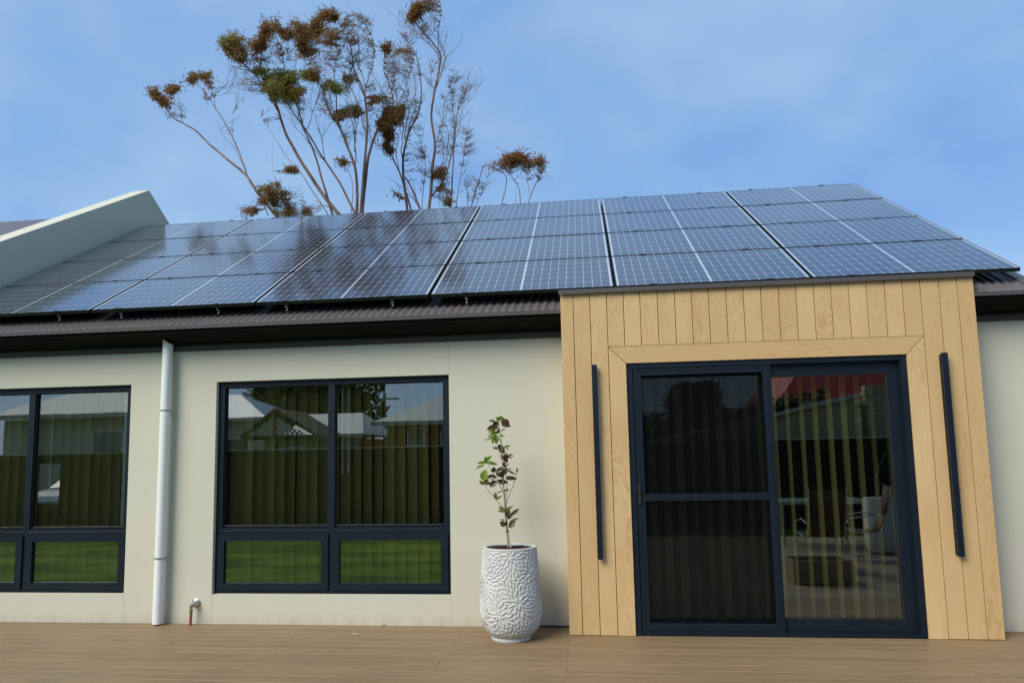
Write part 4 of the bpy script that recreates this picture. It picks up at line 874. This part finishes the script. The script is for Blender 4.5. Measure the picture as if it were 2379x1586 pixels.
# outdoor setting on the terrace
tb=thing('garden_table','glass topped garden table on silver legs, mirrored in the door','table',(4.3,-6.9,-.02)); T0=-.02
m=MB(); m.box(3.5,5.1,-7.4,-6.3,.715,.725); m.build('table_top',M['tglass'],tb,bevel=.003)
m=MB(); frame(m,3.52,5.08,0,1,.03,0,.01); m=MB()
m.box(3.55,5.05,-7.36,-7.32,.68,.712); m.box(3.55,5.05,-6.38,-6.34,.68,.712); m.build('apron',M['steel'],tb)
for x in (3.6,5.0):
    for y in (-7.3,-6.4): m=MB(); m.tube([(x,y,T0),(x,y,.69)],.02,8); m.build('leg',M['steel'],tb)
def chair(cx_,cy_,a,lab):
    t=thing('garden_chair',lab,'chair',(cx_,cy_,T0),'sling chairs on the terrace'); ca,sa=math.cos(a),math.sin(a)
    P=lambda x,y,z:(cx_+x*ca-y*sa,cy_+x*sa+y*ca,T0+z)
    for s_ in (-1,1):
        x=s_*.27
        m=MB(); m.tube([P(x,-.28,.62),P(x,-.05,.66),P(x,.25,.60),P(x,.30,.50),P(x,.26,.25),P(x,.22,.05),P(x,.05,.013),P(x,-.2,.013),P(x,-.32,.03)],.013,8); m.build('arm_frame',M['steel'],t,smooth=True)
        m=MB(); m.tube([P(x*.88,.26,.44),P(x*.88,0,.40),P(x*.88,-.2,.42),P(x*.88,-.3,.70),P(x*.88,-.38,1.08)],.012,8); m.build('sling_frame',M['steel'],t,smooth=True)
    m=MB(); w=.225
    for (y0,z0),(y1,z1) in zip([(.26,.445),(0,.40),(-.18,.42),(-.28,.66)],[(0,.40),(-.18,.42),(-.28,.66),(-.375,1.06)]): m.q([P(-w,y0,z0),P(w,y0,z0),P(w,y1,z1),P(-w,y1,z1)])
    o=m.build('sling',M['sling'],t,smooth=True); o.modifiers.new('s','SOLIDIFY').thickness=.006
    m=MB(); m.tube([P(-.27,-.2,.014),P(.27,-.2,.014)],.01,6); m.tube([P(-.27,.2,.08),P(.27,.2,.08)],.01,6); m.build('stretcher',M['steel'],t)
chair(3.55,-4.2,math.pi,'brown sling garden chair with its back to the table, mirrored in the door')
chair(4.35,-4.9,math.pi*.55,'brown sling garden chair turned side on beside the spare pot')
p2=thing('bare_plant_pot','second tall white relief pot with a bare forked stem, mirrored in the door','pot',(4.85,-5.6,T0))
m=MB(); n=96; rows2=[(.15,0),(.17,.01),(.20,.06),(.225,.15),(.235,.30),(.23,.5),(.215,.72),(.21,.85),(.195,.855),(.19,.80)]
for r,z in rows2:
    for k in range(n):
        t=2*math.pi*k/n; rr_=r+(.006*math.sin(k*1.9+z*40)*math.sin(z*60+k*.7) if .05<z<.8 else 0); m.v.append((4.85+rr_*math.cos(t),-5.6+rr_*math.sin(t),T0+z))
for i in range(len(rows2)-1):
    for k in range(n): a=i*n+k; b=i*n+(k+1)%n; m.f.append((a,b,b+n,a+n)); m.uv+=[(0,0)]*4; m.bid.append(0.)
m.build('pot',M['pot'],p2,smooth=True)
m=MB(); m.tube([(4.85,-5.6,T0+.75),(4.84,-5.6,1.1),(4.9,-5.58,1.3)],[.014,.010,.007],8); m.tube([(4.9,-5.58,1.3),(4.86,-5.58,1.5)],[.007,.003],6); m.tube([(4.9,-5.58,1.3),(5.0,-5.56,1.52)],[.006,.003],6); m.build('stem',M['bark'],p2)
m=MB(); m.lathe(4.85,-5.6,[(.005,.80),(.19,.80)],32); m.build('soil',M['soil'],p2)
bxp=thing('planter_box','low pale planter box on the terrace, mirrored at the foot of the door','planter',(3.15,-3.0,T0))
m=MB(); frame(m,2.8,3.5,-3.25,-2.85,.02,0,.30); 
q=MB(); 
for x0,x1,y0,y1 in ((2.8,3.5,-3.25,-3.23),(2.8,3.5,-2.87,-2.85),(2.8,2.82,-3.2295,-2.8705),(3.48,3.5,-3.2295,-2.8705)): q.box(x0,x1,y0,y1,T0,.26)
q.build('box',M['paver'],bxp); q=MB(); q.box(2.821,3.479,-3.229,-2.871,T0+.01,.22); q.build('soil',M['soil'],bxp)
# ------------------------------------------------------------------ sky, sun
wd=bpy.data.worlds.new('World'); S.world=wd; wd.use_nodes=True; nt_=wd.node_tree; nt_.nodes.clear()
N=lambda ty,**k:(lambda q:[setattr(q,a,b) for a,b in k.items()] and q or q)(nt_.nodes.new(ty))
out=N('ShaderNodeOutputWorld'); bg=N('ShaderNodeBackground'); sky=N('ShaderNodeTexSky',sky_type='NISHITA'); sky.sun_disc=False
SUN=Vector((-.55,-.62,.78)).normalized()
sky.sun_elevation=math.asin(SUN.z); sky.sun_rotation=math.atan2(SUN.x,SUN.y); sky.air_density=1.0; sky.dust_density=.6; sky.ozone_density=1.2
tc=N('ShaderNodeTexCoord'); mp=N('ShaderNodeMapping'); mp.inputs['Scale'].default_value=(1.3,1.3,2.2); mp.inputs['Rotation'].default_value=(.2,.35,.3); nt_.links.new(tc.outputs['Generated'],mp.inputs[0])
nz=N('ShaderNodeTexNoise'); nz.inputs['Scale'].default_value=2.3; nz.inputs['Detail'].default_value=4; nz.inputs['Roughness'].default_value=.46; nt_.links.new(mp.outputs[0],nz.inputs['Vector'])
mr=N('ShaderNodeMapRange'); mr.inputs[1].default_value=.34; mr.inputs[2].default_value=.62; mr.inputs[3].default_value=.0; mr.inputs[4].default_value=1.0; nt_.links.new(nz.outputs['Fac'],mr.inputs[0])
mx=N('ShaderNodeMix',data_type='RGBA'); nt_.links.new(sky.outputs[0],mx.inputs[6]); cm=N('ShaderNodeMix',data_type='RGBA'); nt_.links.new(mr.outputs[0],cm.inputs[0]); cm.inputs[6].default_value=(1.35,2.95,6.1,1); cm.inputs[7].default_value=(2.8,4.4,6.6,1); nt_.links.new(cm.outputs[2],mx.inputs[7]); mx.inputs[0].default_value=.78
nt_.links.new(mx.outputs[2],bg.inputs[0]); bg.inputs[1].default_value=.100; nt_.links.new(bg.outputs[0],out.inputs[0])
sd=bpy.data.lights.new('sun','SUN'); so=bpy.data.objects.new('sun',sd); COL.objects.link(so); sd.energy=2.9; sd.angle=rad(36); sd.color=(1,.94,.82)
so.rotation_euler=SUN.to_track_quat('Z','Y').to_euler(); so.location=(-6,-8,12)
S.view_settings.view_transform='Standard'; S.view_settings.look='None'; S.view_settings.exposure=.45; S.view_settings.gamma=1
S.render.engine='CYCLES'; S.cycles.transparent_max_bounces=16; S.cycles.max_bounces=8
